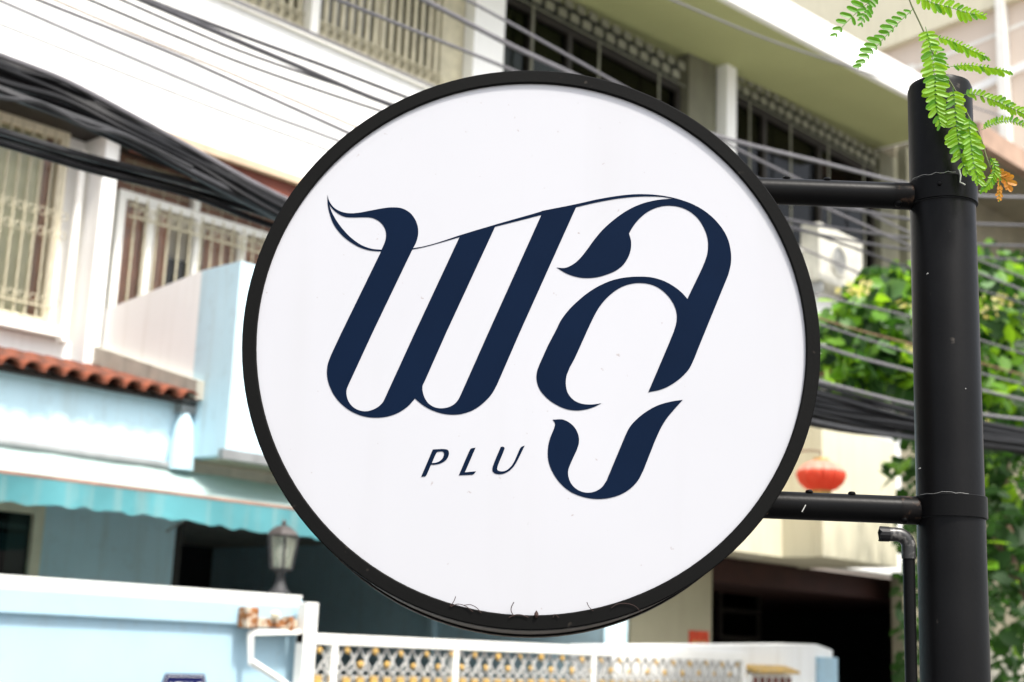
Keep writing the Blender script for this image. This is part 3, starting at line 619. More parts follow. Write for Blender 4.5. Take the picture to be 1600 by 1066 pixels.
# ------------------------------------------------------------------ street tree
tr = thing('tree', (13.3, 5.7, 0), 'broad leaved green tree with yellow blossom behind the black pole', 'tree')
TB = Vector((13.0, 5.2, 0))
def limb(pts, rs): return MB().tube(pts, rs, 8)
tp = at(1640, 1050, 5.6)
MB().tube([(tp.x+0.1, 5.6, 0), (tp.x+0.05, 5.6, 1.2), at(1625, 960, 5.6), at(1585, 900, 5.6), at(1555, 840, 5.6)], [0.10, 0.085, 0.06, 0.045, 0.03], 10).build('trunk', 'bark', tr, smooth=True)
MB().tube([at(1585, 900, 5.6), at(1570, 760, 5.8), at(1480, 620, 6.0), at(1400, 520, 6.2)], [0.045, 0.04, 0.03, 0.015], 8).build('limb', 'bark', tr, smooth=True)
MB().tube([at(1570, 760, 5.8), at(1580, 600, 5.7), at(1560, 470, 5.9)], [0.035, 0.025, 0.012], 8).build('limb', 'bark', tr, smooth=True)
leafv = [(0, 0, 0), (0.30, 0.30, 0.05), (0.34, 0.62, 0.04), (0, 1.0, -0.06), (-0.34, 0.62, 0.04), (-0.30, 0.30, 0.05), (0, 0.5, -0.03)]
leaff = [(0, 1, 6), (1, 2, 6), (2, 3, 6), (3, 4, 6), (4, 5, 6), (5, 0, 6)]
def leafmat():
    d = Vector((random.gauss(0, 1), random.gauss(0, 1), random.gauss(-0.45, 0.7))).normalized()
    u = Vector((random.gauss(-0.35, .6), random.gauss(-0.35, .6), random.gauss(0.5, 0.5))); s = d.cross(u).normalized(); n_ = s.cross(d)
    return Matrix((s, d, n_)).transposed()
lumps = [  # px, py, V, rx, ry(px), depth, count
    (1395, 470, 6.2, 75, 60, 0.5, 330), (1330, 520, 6.4, 62, 55, 0.45, 260), (1400, 560, 6.2, 95, 60, 0.5, 380), (1340, 580, 6.3, 70, 40, 0.4, 170),
    (1480, 520, 6.0, 110, 120, 0.5, 400), (1570, 450, 6.0, 65, 60, 0.5, 300), (1580, 560, 5.8, 80, 90, 0.5, 360), (1545, 395, 6.0, 30, 22, 0.2, 26),
    (1590, 680, 5.8, 75, 70, 0.5, 240), (1480, 650, 6.0, 70, 60, 0.5, 160), (1560, 790, 5.7, 50, 60, 0.4, 90), (1600, 850, 5.8, 60, 80, 0.5, 130), (1560, 900, 5.6, 40, 60, 0.3, 45), (1575, 1000, 5.8, 40, 50, 0.3, 26), (1410, 740, 7.2, 20, 30, 0.2, 24)]
leaves = []
for (px, py, V, rx, ry, dp, cnt) in lumps:
    for _ in range(cnt):
        while True:
            u_, v_, w_ = random.uniform(-1, 1), random.uniform(-1, 1), random.uniform(-1, 1)
            if u_*u_+v_*v_+w_*w_ < 1: break
        p = at(px+u_*rx, py+v_*ry, V+w_*dp); sz = random.uniform(0.10, 0.26)
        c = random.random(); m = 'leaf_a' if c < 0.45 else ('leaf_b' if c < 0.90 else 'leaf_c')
        if py > 620 and random.random() < 0.7: m = 'leaf_b'  # lower crown mostly dark leaves: self-shadow put into the leaf colour
        leaves.append((p, sz, m, p.y))
leaves.sort(key=lambda t: t[3])
near = leaves[:290]; rest = leaves[290:]
lme = {}
for m in ('leaf_a', 'leaf_b', 'leaf_c'):
    b = MB(); b.v = [Vector(v) for v in leafv]; b.f = list(leaff); lme[m] = b.mesh('leaf', m, True)
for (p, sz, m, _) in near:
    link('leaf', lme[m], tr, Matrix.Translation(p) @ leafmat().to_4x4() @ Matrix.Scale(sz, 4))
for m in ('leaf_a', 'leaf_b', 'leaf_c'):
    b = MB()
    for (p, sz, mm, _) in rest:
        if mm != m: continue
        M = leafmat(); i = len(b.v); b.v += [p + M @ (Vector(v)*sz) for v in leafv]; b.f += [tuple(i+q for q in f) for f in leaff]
    o = b.build('foliage', m, tr, smooth=True); o['kind'] = 'stuff'
pet = MB()
for q in range(5):
    a = 2*math.pi*q/5; c_, s_ = math.cos(a), math.sin(a); i = len(pet.v)
    pet.v += [Vector((0, 0, 0)), Vector((c_*0.6-s_*0.32, s_*0.6+c_*0.32, 0.2)), Vector((c_, s_, 0.12)), Vector((c_*0.6+s_*0.32, s_*0.6-c_*0.32, 0.2))]; pet.f.append((i, i+1, i+2, i+3))
pme = pet.mesh('blossom', 'blossom', False)
for (px, py, V, n_, sp) in ((1335, 452, 5.75, 16, 22), (1545, 482, 5.4, 14, 18), (1575, 470, 5.4, 6, 18), (1410, 478, 5.6, 4, 12), (1550, 668, 5.3, 5, 10), (1420, 545, 5.5, 3, 8)):
    for _ in range(n_):
        p = at(px+random.gauss(0, sp*0.6), py+random.gauss(0, sp*0.45), V+random.uniform(-.1, .1))
        link('blossom', pme, tr, Matrix.Translation(p) @ Matrix.Rotation(random.uniform(0, 6), 4, 'Z') @ Matrix.Rotation(random.uniform(0.4, 1.7), 4, 'X') @ Matrix.Scale(random.uniform(0.02, 0.042), 4))
# dim hedge behind, closing the gap under the cables
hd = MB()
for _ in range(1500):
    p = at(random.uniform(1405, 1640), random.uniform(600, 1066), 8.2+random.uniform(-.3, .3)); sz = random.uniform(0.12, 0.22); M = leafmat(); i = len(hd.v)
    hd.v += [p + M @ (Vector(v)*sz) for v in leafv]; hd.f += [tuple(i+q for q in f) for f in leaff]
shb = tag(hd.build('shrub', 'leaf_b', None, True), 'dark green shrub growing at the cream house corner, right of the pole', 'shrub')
gwl = tag(B(at(1500, 1000, 8.8).x, 40, 8.8, 8.95, 0, 2.1).build('garden_wall', 'concrete'), 'grey concrete garden wall behind the shrub at lower right', 'wall')

# ------------------------------------------------------------------ overhead cables
def spline(pts, sub=6):
    P_ = [Vector(p) for p in pts]
    if len(P_) < 3: return P_
    P_ = [P_[0]*2-P_[1]] + P_ + [P_[-1]*2-P_[-2]]; out = []
    for i in range(1, len(P_)-2):
        a, b, c, d = P_[i-1:i+3]
        for k in range(sub):
            t = k/sub; out.append(0.5*((2*b)+(c-a)*t+(2*a-5*b+4*c-d)*t*t+(3*b-a-3*c+d)*t**3))
    out.append(P_[-2]); return out
def extend(ps, d=9.0):       # carry a span on past both ends of the view, towards its poles
    a = ps[0] + (ps[0]-ps[1]).normalized()*d; b = ps[-1] + (ps[-1]-ps[-2]).normalized()*d
    return [a] + ps + [b]
def cable(pts, V, r0, r1, m, label, name='overhead_cable'):
    ps = extend(spline([at(x, y, V) for x, y in pts])); n = len(ps)
    return tag(MB().tube(ps, [r0+(r1-r0)*i/(n-1) for i in range(n)], 6).build(name, m, None, smooth=True), label, 'cable', 'overhead street cables')
WB = 'crossing the white parapet left of the sign'
cable([(-60, 14), (0, 38), (245, 135), (420, 201), (700, 300), (1000, 390), (1285, 463), (1424, 495), (1527, 530), (1640, 565)], 5.0, .0035, .008, 'cable_grey', 'lowest and faintest thin cable ' + WB)
cable([(-60, -25), (0, 1), (200, 88), (400, 172), (520, 217), (800, 325), (1040, 425), (1285, 508), (1424, 552), (1527, 582), (1640, 610)], 4.95, .0055, .008, 'cable_grey', 'second lowest thin cable ' + WB)
cable([(-30, -40), (60, 0), (260, 80), (390, 138), (700, 280), (1000, 430), (1285, 541), (1424, 580), (1527, 608), (1640, 634)], 4.8, .0065, .013, 'cable_grey', 'third lowest thin cable over the white parapet, thick and pale in the tree')
cable([(-30, -48), (85, 0), (195, 47), (420, 140), (700, 262), (1000, 395), (1285, 499), (1424, 538), (1527, 566), (1640, 598)], 5.2, .004, .008, 'cable_brown', 'faint brownish cable above the third lowest one, brown in the tree')
cable([(50, -38), (140, 0), (270, 55), (400, 107), (590, 172), (800, 240), (1050, 310), (1220, 349), (1330, 386), (1424, 420), (1527, 452), (1640, 487)], 5.1, .0065, .011, 'cable_mid', 'fourth cable from below ' + WB)
cable([(60, -58), (190, 0), (290, 44), (400, 89), (600, 158), (800, 232), (1000, 296), (1150, 336), (1240, 358), (1330, 376), (1424, 391), (1527, 402), (1640, 408)], 5.0, .0065, .011, 'cable_mid', 'fifth cable from below ' + WB)
cable([(90, -55), (222, 0), (350, 55), (450, 97), (610, 164), (800, 228), (1000, 274), (1150, 300), (1310, 324), (1425, 343), (1527, 350), (1640, 353)], 4.9, .013, .012, 'cable_mid', 'thick dark cable among the thin ones above the white parapet')
cable([(100, -55), (232, 0), (400, 64), (520, 108), (640, 154), (800, 215), (1000, 286), (1150, 326), (1233, 344), (1321, 359), (1412, 371), (1527, 382), (1640, 385)], 5.05, .010, .012, 'cable_mid', 'dark cable running just above the thick one toward the sign top')
cable([(250, -52), (360, -2), (500, 58), (672, 134), (800, 190)], 9.6, .018, .018, 'cable_grey', 'grey cable lying along the sill of the upper grille')
cable([(430, -42), (528, 0), (660, 53), (800, 110), (1000, 197), (1180, 278), (1290, 325), (1424, 385), (1500, 415), (1640, 470)], 5.0, .009, .011, 'cable_grey', 'grey cable crossing the upper grille bars above the sign')
cable([(560, -48), (662, 0), (800, 72), (905, 121), (1040, 185), (1150, 221), (1280, 253), (1398, 283), (1475, 298), (1527, 306), (1640, 309)], 4.9, .014, .012, 'cable_grey', 'thick grey cable meeting the sign top from the white column')
cable([(640, -48), (730, 0), (800, 38), (960, 128), (1060, 184), (1150, 232), (1240, 277), (1330, 320), (1424, 365), (1500, 395), (1640, 450)], 5.2, .009, .011, 'cable_grey', 'grey cable crossing the dark upper window toward the sign top')
cable([(960, -38), (1050, 0), (1200, 62), (1335, 107), (1420, 135), (1560, 180)], 6.5, .010, .010, 'cable_grey', 'grey cable strung beneath the olive roof overhang')
cable([(-120, 38), (0, 86), (100, 125), (200, 177), (300, 232), (440, 308), (700, 426), (1000, 526), (1200, 575), (1280, 596), (1425, 632), (1527, 647), (1640, 660)], 4.45, .010, .012, 'cable_grey', 'pale cable lying on top of the thick black cable bundle')
def bundle(name, label, strands, V, jit=0.02):
    t = thing(name, at(strands[0][0][0][0], strands[0][0][0][1], V), label, 'cable bundle')
    for pts, r in strands:
        dv = random.uniform(-0.08, 0.08); ps = spline([at(x, y+random.uniform(-5, 5), V+dv+random.uniform(-.05, .05)) for x, y in pts])
        MB().tube(extend(ps) if len(pts) > 5 else ps, r, 7).build('cable', 'cable_black' if random.random() < 0.8 else 'cable_dusty', t, smooth=True)
    return t
low = [(-120, 150), (0, 195)]
def mid(f, tail):   # f 0 top edge .. 1 bottom edge of the bundle
    L = [((-120, 42), (-120, 92)), ((0, 90), (0, 146)), ((100, 129), (100, 178)), ((200, 181), (200, 222)), ((300, 236), (300, 268)), ((440, 312), (434, 342)), ((700, 430), (690, 480)), ((1000, 530), (1000, 590)),
         ((1280, 603), (1280, 660)), ((1425, 640), (1425, 684)), ((1530, 662), (1530, 698)), ((1680, 690), (1680, 712))]
    return [(a[0]+(b[0]-a[0])*f, a[1]+(b[1]-a[1])*f) for a, b in L]
bundle('cable_bundle', 'thick black sagging bundle of cables passing behind the sign', [(mid(i/16+random.uniform(-.04, .04), 0), random.choice((.009, .011, .014, .017))) for i in range(17)]+[(mid(random.random(), 0), .014) for i in range(5)], 4.5)
bundle('cable_bundle', 'thinner black cable bundle crossing the grilled window at left', [([(-160, 165+o), (0, 211+o), (90, 236+o), (160, 258+o), (300, 296+o), (420, 336+o), (700, 436+o), (1000, 540+o), (1280, 634+o), (1425, 668+o), (1640, 704+o)], r) for o, r in ((-6, .014), (3, .02), (11, .013))], 4.6)
tw = [at(x, y, 4.35) for x, y in ((-160, 100), (-60, 130), (0, 152), (60, 160), (98, 178), (140, 200), (200, 214), (300, 262))]
tag(MB().tube(spline(tw), 0.008, 6).build('loose_wire', 'cable_dusty', None, smooth=True), 'loose black wire hanging just under the thick cable bundle at left', 'wire')

# ------------------------------------------------------------------ the round sign
sg = thing('round_sign', SCEN, 'round white sign with black rim and dark blue script lettering on two arms', 'sign')
RO, RI, DEP = 0.400, 0.3805, 0.175
def ring(prof, m, nm, n=128, smooth=True): return MB().lathe(SCEN, SN, prof, n, cap=False).build(nm, m, sg, smooth)
ring([(RI, -0.006), (RI, 0.0), (RI+0.0015, 0.0012), (RO-0.0015, 0.0012), (RO, 0.0), (RO, -0.022)], 'black_rim', 'front_rim')
ring([(RO-0.0022, -0.0205), (RO-0.0022, -DEP+0.03)], 'rim_side', 'side_band')
ring([(RO-0.003, -DEP+0.03), (RO+0.0005, -DEP+0.03), (RO+0.0005, -DEP+0.022), (RO-0.004, -DEP+0.022)], 'black_rim', 'seam')
ring([(RO-0.003, -DEP+0.021), (RO+0.001, -DEP+0.021), (RO+0.001, -DEP), (RI, -DEP), (RI, -DEP+0.006)], 'rim_side', 'back_rim')
fme = MB(); n = 128
fme.v = [SCEN - SN*0.004 + (SR*math.cos(2*math.pi*j/n) + SU*math.sin(2*math.pi*j/n))*(RI+0.002) for j in range(n)]; fme.f = [tuple(range(n))]
fme.build('face', 'sign_white', sg)
bme = MB(); bme.v = [SCEN - SN*(DEP-0.004) + (SR*math.cos(2*math.pi*j/n) + SU*math.sin(2*math.pi*j/n))*(RI+0.002) for j in range(n)]; bme.f = [tuple(range(n-1, -1, -1))]
bme.build('back_face', 'sign_white', sg)
# lettering traced as outlines; each block: (x0, y0, scale) of the reading grid, points, '|' marks a corner
GR = {'A': (490, 280, 3.807), 'B': (820, 280, 3.806), 'C': (640, 540, 3.478), 'D': (490, 520, 4.706), 'E': (640, 680, 8.0)}
def parse(s):
    out = []
    g = None
    for tok in s.split():
        if tok in GR: g = GR[tok]; continue
        c = tok.endswith('|'); x, y = tok.rstrip('|').split(','); out.append((g[0]+float(x)/g[2], g[1]+float(y)/g[2], c))
    return out
def smooth_loop(pts, sub=7):
    n = len(pts); out = []
    for i in range(n):
        p0, p1, p2, p3 = pts[i-1], pts[i], pts[(i+1) % n], pts[(i+2) % n]
        P1, P2 = Vector(p1[:2]), Vector(p2[:2])
        P0 = Vector(p0[:2]) if not p1[2] else P1*2-P2; P3 = Vector(p3[:2]) if not p2[2] else P2*2-P1
        d0, d1, d2 = max((P1-P0).length, 1e-3)**.5, max((P2-P1).length, 1e-3)**.5, max((P3-P2).length, 1e-3)**.5
        m1 = (P1-P0)/d0 - (P2-P0)/(d0+d1) + (P2-P1)/d1; m2 = (P2-P1)/d1 - (P3-P1)/(d1+d2) + (P3-P2)/d2
        m1 *= d1; m2 *= d1
        for k in range(sub):
            t = k/sub; out.append(P1*(2*t**3-3*t*t+1) + m1*(t**3-2*t*t+t) + P2*(-2*t**3+3*t*t) + m2*(t**3-t*t))
    return out
def glyph(name, loops, parent):
    cu = bpy.data.curves.new(name, 'CURVE'); cu.dimensions = '2D'; cu.fill_mode = 'BOTH'; cu.extrude = 0.0002
    for lp_ in loops:
        pts = []
        for p in smooth_loop(parse(lp_)):
            w = onS(p.x, p.y, -0.0036) - SCEN; q = (w.dot(SR), w.dot(SU))
            pts.append(q)
        sp = cu.splines.new('POLY'); sp.points.add(len(pts)-1); sp.use_cyclic_u = True
        for k_, q in enumerate(pts): sp.points[k_].co = (q[0], q[1], 0, 1)
    o = bpy.data.objects.new(name, cu); COL.objects.link(o); dg = bpy.context.evaluated_depsgraph_get()
    me = bpy.data.meshes.new_from_object(o.evaluated_get(dg)); bpy.data.objects.remove(o); me.materials.clear(); me.materials.append(MATS['navy'])
    M = Matrix((SR, SU, SN)).transposed().to_4x4(); M.translation = SCEN - SN*0.0036
    return link(name, me, parent, M)
OUT = '''A 83,95| 93,130 120,168 160,192 210,203 270,200 340,187 410,174 470,168 525,174 573,200 605,242 621,290 621,335 610,375 592,411| 650,401 740,377 870,334 1080,271 1360,190
 B 100,190 300,150 430,121 560,99 660,90 760,92 850,104 930,124 1010,155 1090,205 1160,275 1205,350 1225,430 1226,500 1210,570| C 1575,0 1543,80 1520,125 1480,170 1430,208 1370,238 1297,254|
 C 1405,0| B 885,910| 902,850 903,800 890,755 860,705 815,660 760,630 690,618 620,626 560,650 500,695 455,745 420,800 297,1066| C 870,120| 852,170 850,220 862,262 890,295 930,315 985,321 1042,314|
 1000,335 950,349 900,353 850,345 790,318 740,280 705,235 690,185 693,140 705,105| 752,0| B 185,900| 215,840 260,780 310,730 370,680 440,636 520,602 600,585 680,580 750,584 820,603 880,634 930,672 967,712|
 1080,465 1090,400 1085,345 1065,290 1030,235 980,192 920,166 850,158 790,168 735,192 685,232 645,280 620,323| 632,370 630,420 615,465 585,510 540,545 480,570 420,585 350,588 290,577 240,557 190,526|
 240,528 290,505 330,470 370,420 410,365 460,305 520,250 580,205 640,170 710,142 790,124 850,118 885,117| 820,106 740,103 660,105 560,115 430,138 305,167| D 1515,0| 1350,380| 1310,450 1250,515 1180,565 1100,595 1020,603 940,593 860,565 800,530 745,484|
 700,535 630,585 550,615 460,625 370,615 280,580 200,520 145,450 110,370 98,300 105,230 130,160| 205,0| A 402,430| 340,425 280,408 220,375 165,330 120,270 95,205 84,150'''
H0 = '''A 92,150| 115,180 150,208 190,225 240,228 300,227 345,230 385,248 415,278 430,315 430,350 420,385 404,420| 350,415 290,395 230,355 180,305 135,245 108,195'''
H1 = '''A 588,418| 650,406 740,382 868,345| D 745,0| 530,470| 510,510 475,545 430,568 385,578 340,572 295,550 260,510 243,460 243,420 260,375| 433,0|'''
H2 = '''A 1080,283| 1355,213| D 1285,0| 1085,450| 1065,490 1035,525 990,548 940,556 890,548 845,520 815,475 802,430 802,390 820,350| 975,0|'''
VOW = '''C 778,403| 830,402 870,420 900,450 918,490 920,530 908,570| 878,635 862,680 865,720 885,760 920,788 965,800 1010,792 1045,770 1070,735| 1170,495| 1195,445 1235,400 1290,357 1350,325 1420,305 1485,295|
 1440,345 1395,400 1365,450 1335,515| 1270,680| 1240,735 1190,785 1120,820 1040,834 960,827 880,798 820,750 775,685 753,620 753,550 765,500 785,450 790,425'''
LP1 = 'E 145,520| 290,180| 360,176 430,174 475,185 492,215 488,255 465,300 420,338 360,362 310,370 268,370| 215,492 205,508 190,518|'
LPH = 'E 278,350| 322,250 345,212 375,206 415,208 430,228 425,262 405,300 370,328 325,345'
LL = 'E 615,503| 752,190 765,170 785,163 825,157| 692,465| 830,452| 810,480 785,495|'
LU = '''E 1140,147| 1170,145 1187,160 1180,190 1115,350 1098,400 1098,435 1125,450 1165,453 1210,440 1260,400 1300,345 1340,260 1375,180 1395,150 1440,130| 1330,350 1290,405 1240,450 1180,480 1120,489 1065,478 1038,450 1037,410 1055,350'''
g1 = glyph('script_lettering', [OUT, H0, H1, H2], sg); g1['label'] = 'dark blue flowing Thai script lettering'
glyph('vowel_mark', [VOW], sg); glyph('letter', [LP1, LPH], sg); glyph('letter', [LL], sg); glyph('letter', [LU], sg)

# ------------------------------------------------------------------ pole with arms
MIDP = SCEN - _nh*(DEP*0.5)
lo_, hi_ = 0.4, 1.0
def proj(p):
    c = ROT.transposed() @ (Vector(p)-CAM); return (PCX+FPX*c.x/-c.z, PCY-FPX*c.y/-c.z)
for _ in range(40):
    md = (lo_+hi_)/2
    if proj(MIDP+SR*md)[0] < 1479.5: lo_ = md
    else: hi_ = md
PX_ = MIDP+SR*md; PXY = Vector((PX_.x, PX_.y, 0)); PR = 0.0468
def zat(y):          # height on the pole axis at photo row y
    a_, b_ = -1.0, 4.0
    for _ in range(50):
        m_ = (a_+b_)/2
        if proj((PXY.x, PXY.y, m_))[1] > y: a_ = m_
        else: b_ = m_
    return a_
po = thing('sign_pole', PXY, 'black round steel pole with two side arms and collars carrying the sign', 'pole')
zt_ = zat(131)
MB().lathe(PXY, (0, 0, 1), [(PR, 0), (PR, zt_-0.012), (PR-0.003, zt_-0.004), (PR-0.010, zt_), (0.001, zt_+0.001)], 64).build('shaft', 'black_paint', po, smooth=True)
MB().lathe(PXY, (0, 0, 1), [(0.10, 0.004), (0.10, 0.016), (PR+0.002, 0.017)], 32).build('base_plate', 'black_paint', po)
for (ya, yb_) in ((288, 322), (777, 811)):
    za, zb_ = zat(ya), zat(yb_)
    MB().lathe(PXY, (0, 0, 1), [(PR-0.001, zb_), (PR+0.0032, zb_), (PR+0.0032, za-0.001), (PR+0.0022, za), (PR-0.001, za+0.0005)], 64, cap=False).build('collar', 'black_paint', po, smooth=True)
    MB().lathe(PXY, (0, 0, 1), [(PR+0.0005, zb_-0.0015), (PR+0.0012, zb_-0.0006)], 64, cap=False).build('joint', 'dark_interior', po)
AR = 0.0196
def arm(y_at, x0):
    yy = y_at; z = zat(yy); p1 = Vector((PXY.x, PXY.y, z)) - SR*(PR-0.004)
    zz = z - SCEN.z; inset = math.sqrt(max(0.01, (RO-0.012)**2 - (zz)**2)); p0 = MIDP + SR*inset; p0.z = z
    a_ = MB().tube([p0, p0.lerp(p1, 0.5), p1], AR, 28).build('arm', 'black_paint', po, smooth=True)
    MB().tube([p1 - SR*0.030, p1 - SR*0.004], AR+0.0004, 28, cap=False).build('worn_end', 'dusty_black', po, smooth=True)
    rdw = random.Random(int(y_at)); ringp = []; rr_ = []
    for i in range(37):
        a = 2*math.pi*i/36; ringp.append(p1 + SR*0.0015 + (Vector((0, 0, 1))*math.cos(a) + _nh*math.sin(a))*(AR+0.0008) + SR*(-0.010*(1-abs(math.sin(a)))*0)); rr_.append(0.0016+rdw.uniform(-.0005, .0007))
    ringp = [q - SR*(PR - math.sqrt(max(0, PR*PR - ((q-p1).dot(_nh))**2)))*-1 for q in ringp]
    MB().tube(ringp, rr_, 6, cap=False).build('weld_bead', 'black_paint', po, smooth=True)
    return p0, p1, a_
P0u, P1u, au = arm(309, 1190); P0l, P1l, al = arm(800, 1210)
fwdn = _nh
def bolt(c, axis, s=0.0055):
    MB().lathe(c, axis, [(s, 0), (s, 0.0016), (s*0.7, 0.0034), (0.0005, 0.004)], 12).build('bolt', 'black_paint', po, smooth=True)
for (p0, p1) in ((P0u, P1u), (P0l, P1l)):
    L_ = (p1-p0).length
    for d in (0.045, 0.105): bolt(p1 - SR*(L_ - d - 0.03) + Vector((0, 0, AR-0.0005)) + fwdn*0.004, (0, 0, 1))
    bolt(p1 - SR*0.026 + (Vector((0, 0, -0.8)) + fwdn*0.6).normalized()*(AR-0.0006), Vector((0, 0, -0.8)) + fwdn*0.6)
cz = zat(304); bolt(PXY + Vector((0, 0, cz)) + (fwdn*0.93 - SR*0.36).normalized()*(PR+0.0030), fwdn*0.93 - SR*0.36, 0.003)
MB().hexa([P0l+Vector((0, 0, -AR-0.004))-SR*0.03, P0l+Vector((0, 0, -AR-0.004))+SR*0.002, P0l+Vector((0, 0, -AR-0.004))+SR*0.002+fwdn*0.04, P0l+Vector((0, 0, -AR-0.004))-SR*0.03+fwdn*0.04],
          [P0l+Vector((0, 0, -AR+0.004))-SR*0.03, P0l+Vector((0, 0, -AR+0.004))+SR*0.012, P0l+Vector((0, 0, -AR+0.004))+SR*0.012+fwdn*0.04, P0l+Vector((0, 0, -AR+0.004))-SR*0.03+fwdn*0.04]).build('weld_lug', 'dusty_black', po)
# white lint line caught on the collar rims
def lint_on(y, a0, a1, seed):
    rd = random.Random(seed); z = zat(y); pts = []
    for i in range(13):
        a = a0+(a1-a0)*i/12; d = fwdn*math.cos(a)+SR*math.sin(a); pts.append(PXY+Vector((0, 0, z+rd.uniform(-.0015, .0015)))+d*(PR+0.0042))
    return pts
tag(MB().tube(lint_on(287, -1.25, 0.1, 3), 0.00022, 4).build('cobweb_thread', 'lint', None), 'wispy white cobweb thread along the upper pole collar', 'cobweb')
tag(MB().tube(lint_on(776, -1.2, 0.2, 4), 0.0002, 4).build('cobweb_thread', 'lint', None), 'wispy white cobweb thread along the lower pole collar', 'cobweb')
wp = [onN(x, y, -DEP*0.5+0.052) for x, y in ((1498, 262), (1501, 275), (1500, 285), (1508, 289))]
tag(MB().tube(wp, 0.0011, 5).build('bird_dropping', 'lint', None), 'small white dried streak on the pole above the upper collar', 'stain')
sl_ = [onN(1253, 800, -DEP*0.5+AR+0.001), onN(1259, 789, -DEP*0.5+AR+0.001)]
tag(MB().tube(sl_, 0.0008, 5).build('leaf_sliver', 'lint', None), 'tiny pale sliver stuck on the lower arm', 'sliver')
for (x, y) in ((1449, 428), (1508, 608), (1437, 732)):
    c = onN(x, y, -DEP*0.5+PR*0.93); MB().lathe(c, _nh, [(0.0009, -0.003), (0.0007, 0.003), (0.0003, 0.0032)], 7).build('paint_chip', 'lint', po)
# conduit with open elbow
cdt = thing('conduit_pipe', (0, 0, 0), 'thin black conduit with worn open elbow beside the pole, below lower arm', 'pipe')
co_ = -DEP*0.5+0.028
cx0 = onN(1419, 1060, co_); 
vtop = onN(1420, 872, co_); base = Vector((vtop.x, vtop.y, 0)); cdt.location = base
for c in cdt.children: pass
MB().tube([base, vtop], 0.0082, 20).build('pipe', 'black_paint', cdt, smooth=True)
eb = vtop + Vector((0, 0, -0.001)); et = onN(1420, 836, co_).z; ell = [eb]
rad = 0.016; zc_ = et - rad
ell.append(Vector((vtop.x, vtop.y, zc_)))
for i in range(1, 8):
    a = math.pi/2*i/7; ell.append(Vector((vtop.x, vtop.y, zc_)) - SR*rad*(1-math.cos(a)) + Vector((0, 0, rad*math.sin(a))))
ell.append(ell[-1] - SR*0.020)
MB().tube(ell, 0.0098, 20).build('elbow', 'pvc_worn', cdt, smooth=True)
MB().tube([ell[-1]+SR*0.001, ell[-1]-SR*0.0015], 0.0082, 18).build('opening', 'dark_interior', cdt)
tapes = [ell[-1] + SR*0.009, ell[-1] - SR*0.001]
rg = MB()
for i in range(14):
    a = 2*math.pi*i/14; d = Vector((0, 0, math.cos(a))) + fwdn*math.sin(a); rg.v += [tapes[0]+d*0.0104, tapes[1]+d*0.0106-SR*random.uniform(0, .006)]
rg.f = [(2*i, 2*((i+1) % 14), 2*((i+1) % 14)+1, 2*i+1) for i in range(14)]
rg.build('tape_wrap', 'cable_black', cdt)

# ------------------------------------------------------------------ dry plant stems caught on the lower rim
def stem(pts, r, label, off=0.003, m='dry_stem'):
    return tag(MB().tube(spline([onS(x, y, off) for x, y in pts], 5), r, 5).build('dry_twig', m, None, smooth=True), label, 'twig', 'dry twigs on the sign rim')
stem([(703, 947), (709, 940), (712, 932)], .0005, 'leftmost short dry stem on the sign rim, curling upward')
stem([(704, 948), (715, 944), (727, 947), (739, 956)], .0005, 'low arched dry stem next to the leftmost on the sign rim')
stem([(724, 946), (735, 945), (745, 950), (752, 958)], .0005, 'second low arched dry stem on the lower left sign rim')
stem([(803, 941), (799, 949), (799, 956), (803, 963)], .0006, 'upright curved dry stem left of the red bud on the sign rim')
stem([(795, 965), (805, 961), (815, 961), (826, 965)], .0006, 'flat dry stem lying beside the red bud on the sign rim')
stem([(917, 941), (920, 948), (927, 955)], .0005, 'lone short dry stem on the sign rim right of centre')
stem([(955, 950), (965, 944), (978, 943), (992, 947), (1002, 957)], .0005, 'long arched rusty stem across the rim at lower right')
stem([(864, 965), (867, 960), (873, 965)], .0005, 'tiny bent dry stem right of the red bud on the sign rim')
bc = onS(838, 962, 0.003); tag(MB().lathe(bc, SU, [(0.0012, -0.003), (0.0030, 0), (0.0026, 0.003), (0.0005, 0.0065)], 8).build('dry_bud', 'dry_stem', None, True), 'dark red dry bud stuck at the bottom of the sign face', 'bud')

# ------------------------------------------------------------------ hanging feathery branch over the pole top
br = thing('tree_branch', onN(1420, -120, 0.02), 'feathery lime green leafy branch hanging in front of the pole top', 'branch')
OFF = -DEP*0.5+PR+0.012
lb = MB(); prof_l = [(0, 0.0), (0.05, 0.12), (0.20, 0.21), (0.50, 0.225), (0.80, 0.20), (0.95, 0.11), (1.0, 0.0)]
lv = []
for t, w in prof_l: lv.append((t, w))
lb.v = [Vector((0, 0, 0))]
for t, w in prof_l[1:-1]: lb.v += [Vector((-w, t, 0.05)), Vector((0, t, -0.02)), Vector((w, t, 0.05))]
lb.v.append(Vector((0, 1, 0)))
nn_ = len(prof_l)-2
lb.f = [(0, 2, 1), (0, 3, 2)]
for i in range(nn_-1):
    p = 1+3*i; q = p+3; lb.f += [(p, p+1, q+1, q), (p+1, p+2, q+2, q+1)]
p = 1+3*(nn_-1); e = len(lb.v)-1; lb.f += [(p, p+1, e), (p+1, p+2, e)]
LM = {m: lb.mesh('leaflet', m, True) for m in ('leaf_lime', 'leaf_lime_dark', 'leaf_orange')}
VIEW = (SCEN-CAM).normalized()
def stempath(pts, off, dz=0.0):
    n = len(pts); return spline([onN(x, y, off + dz*(i/(max(1, n-1)))) for i, (x, y) in enumerate(pts)], 6)
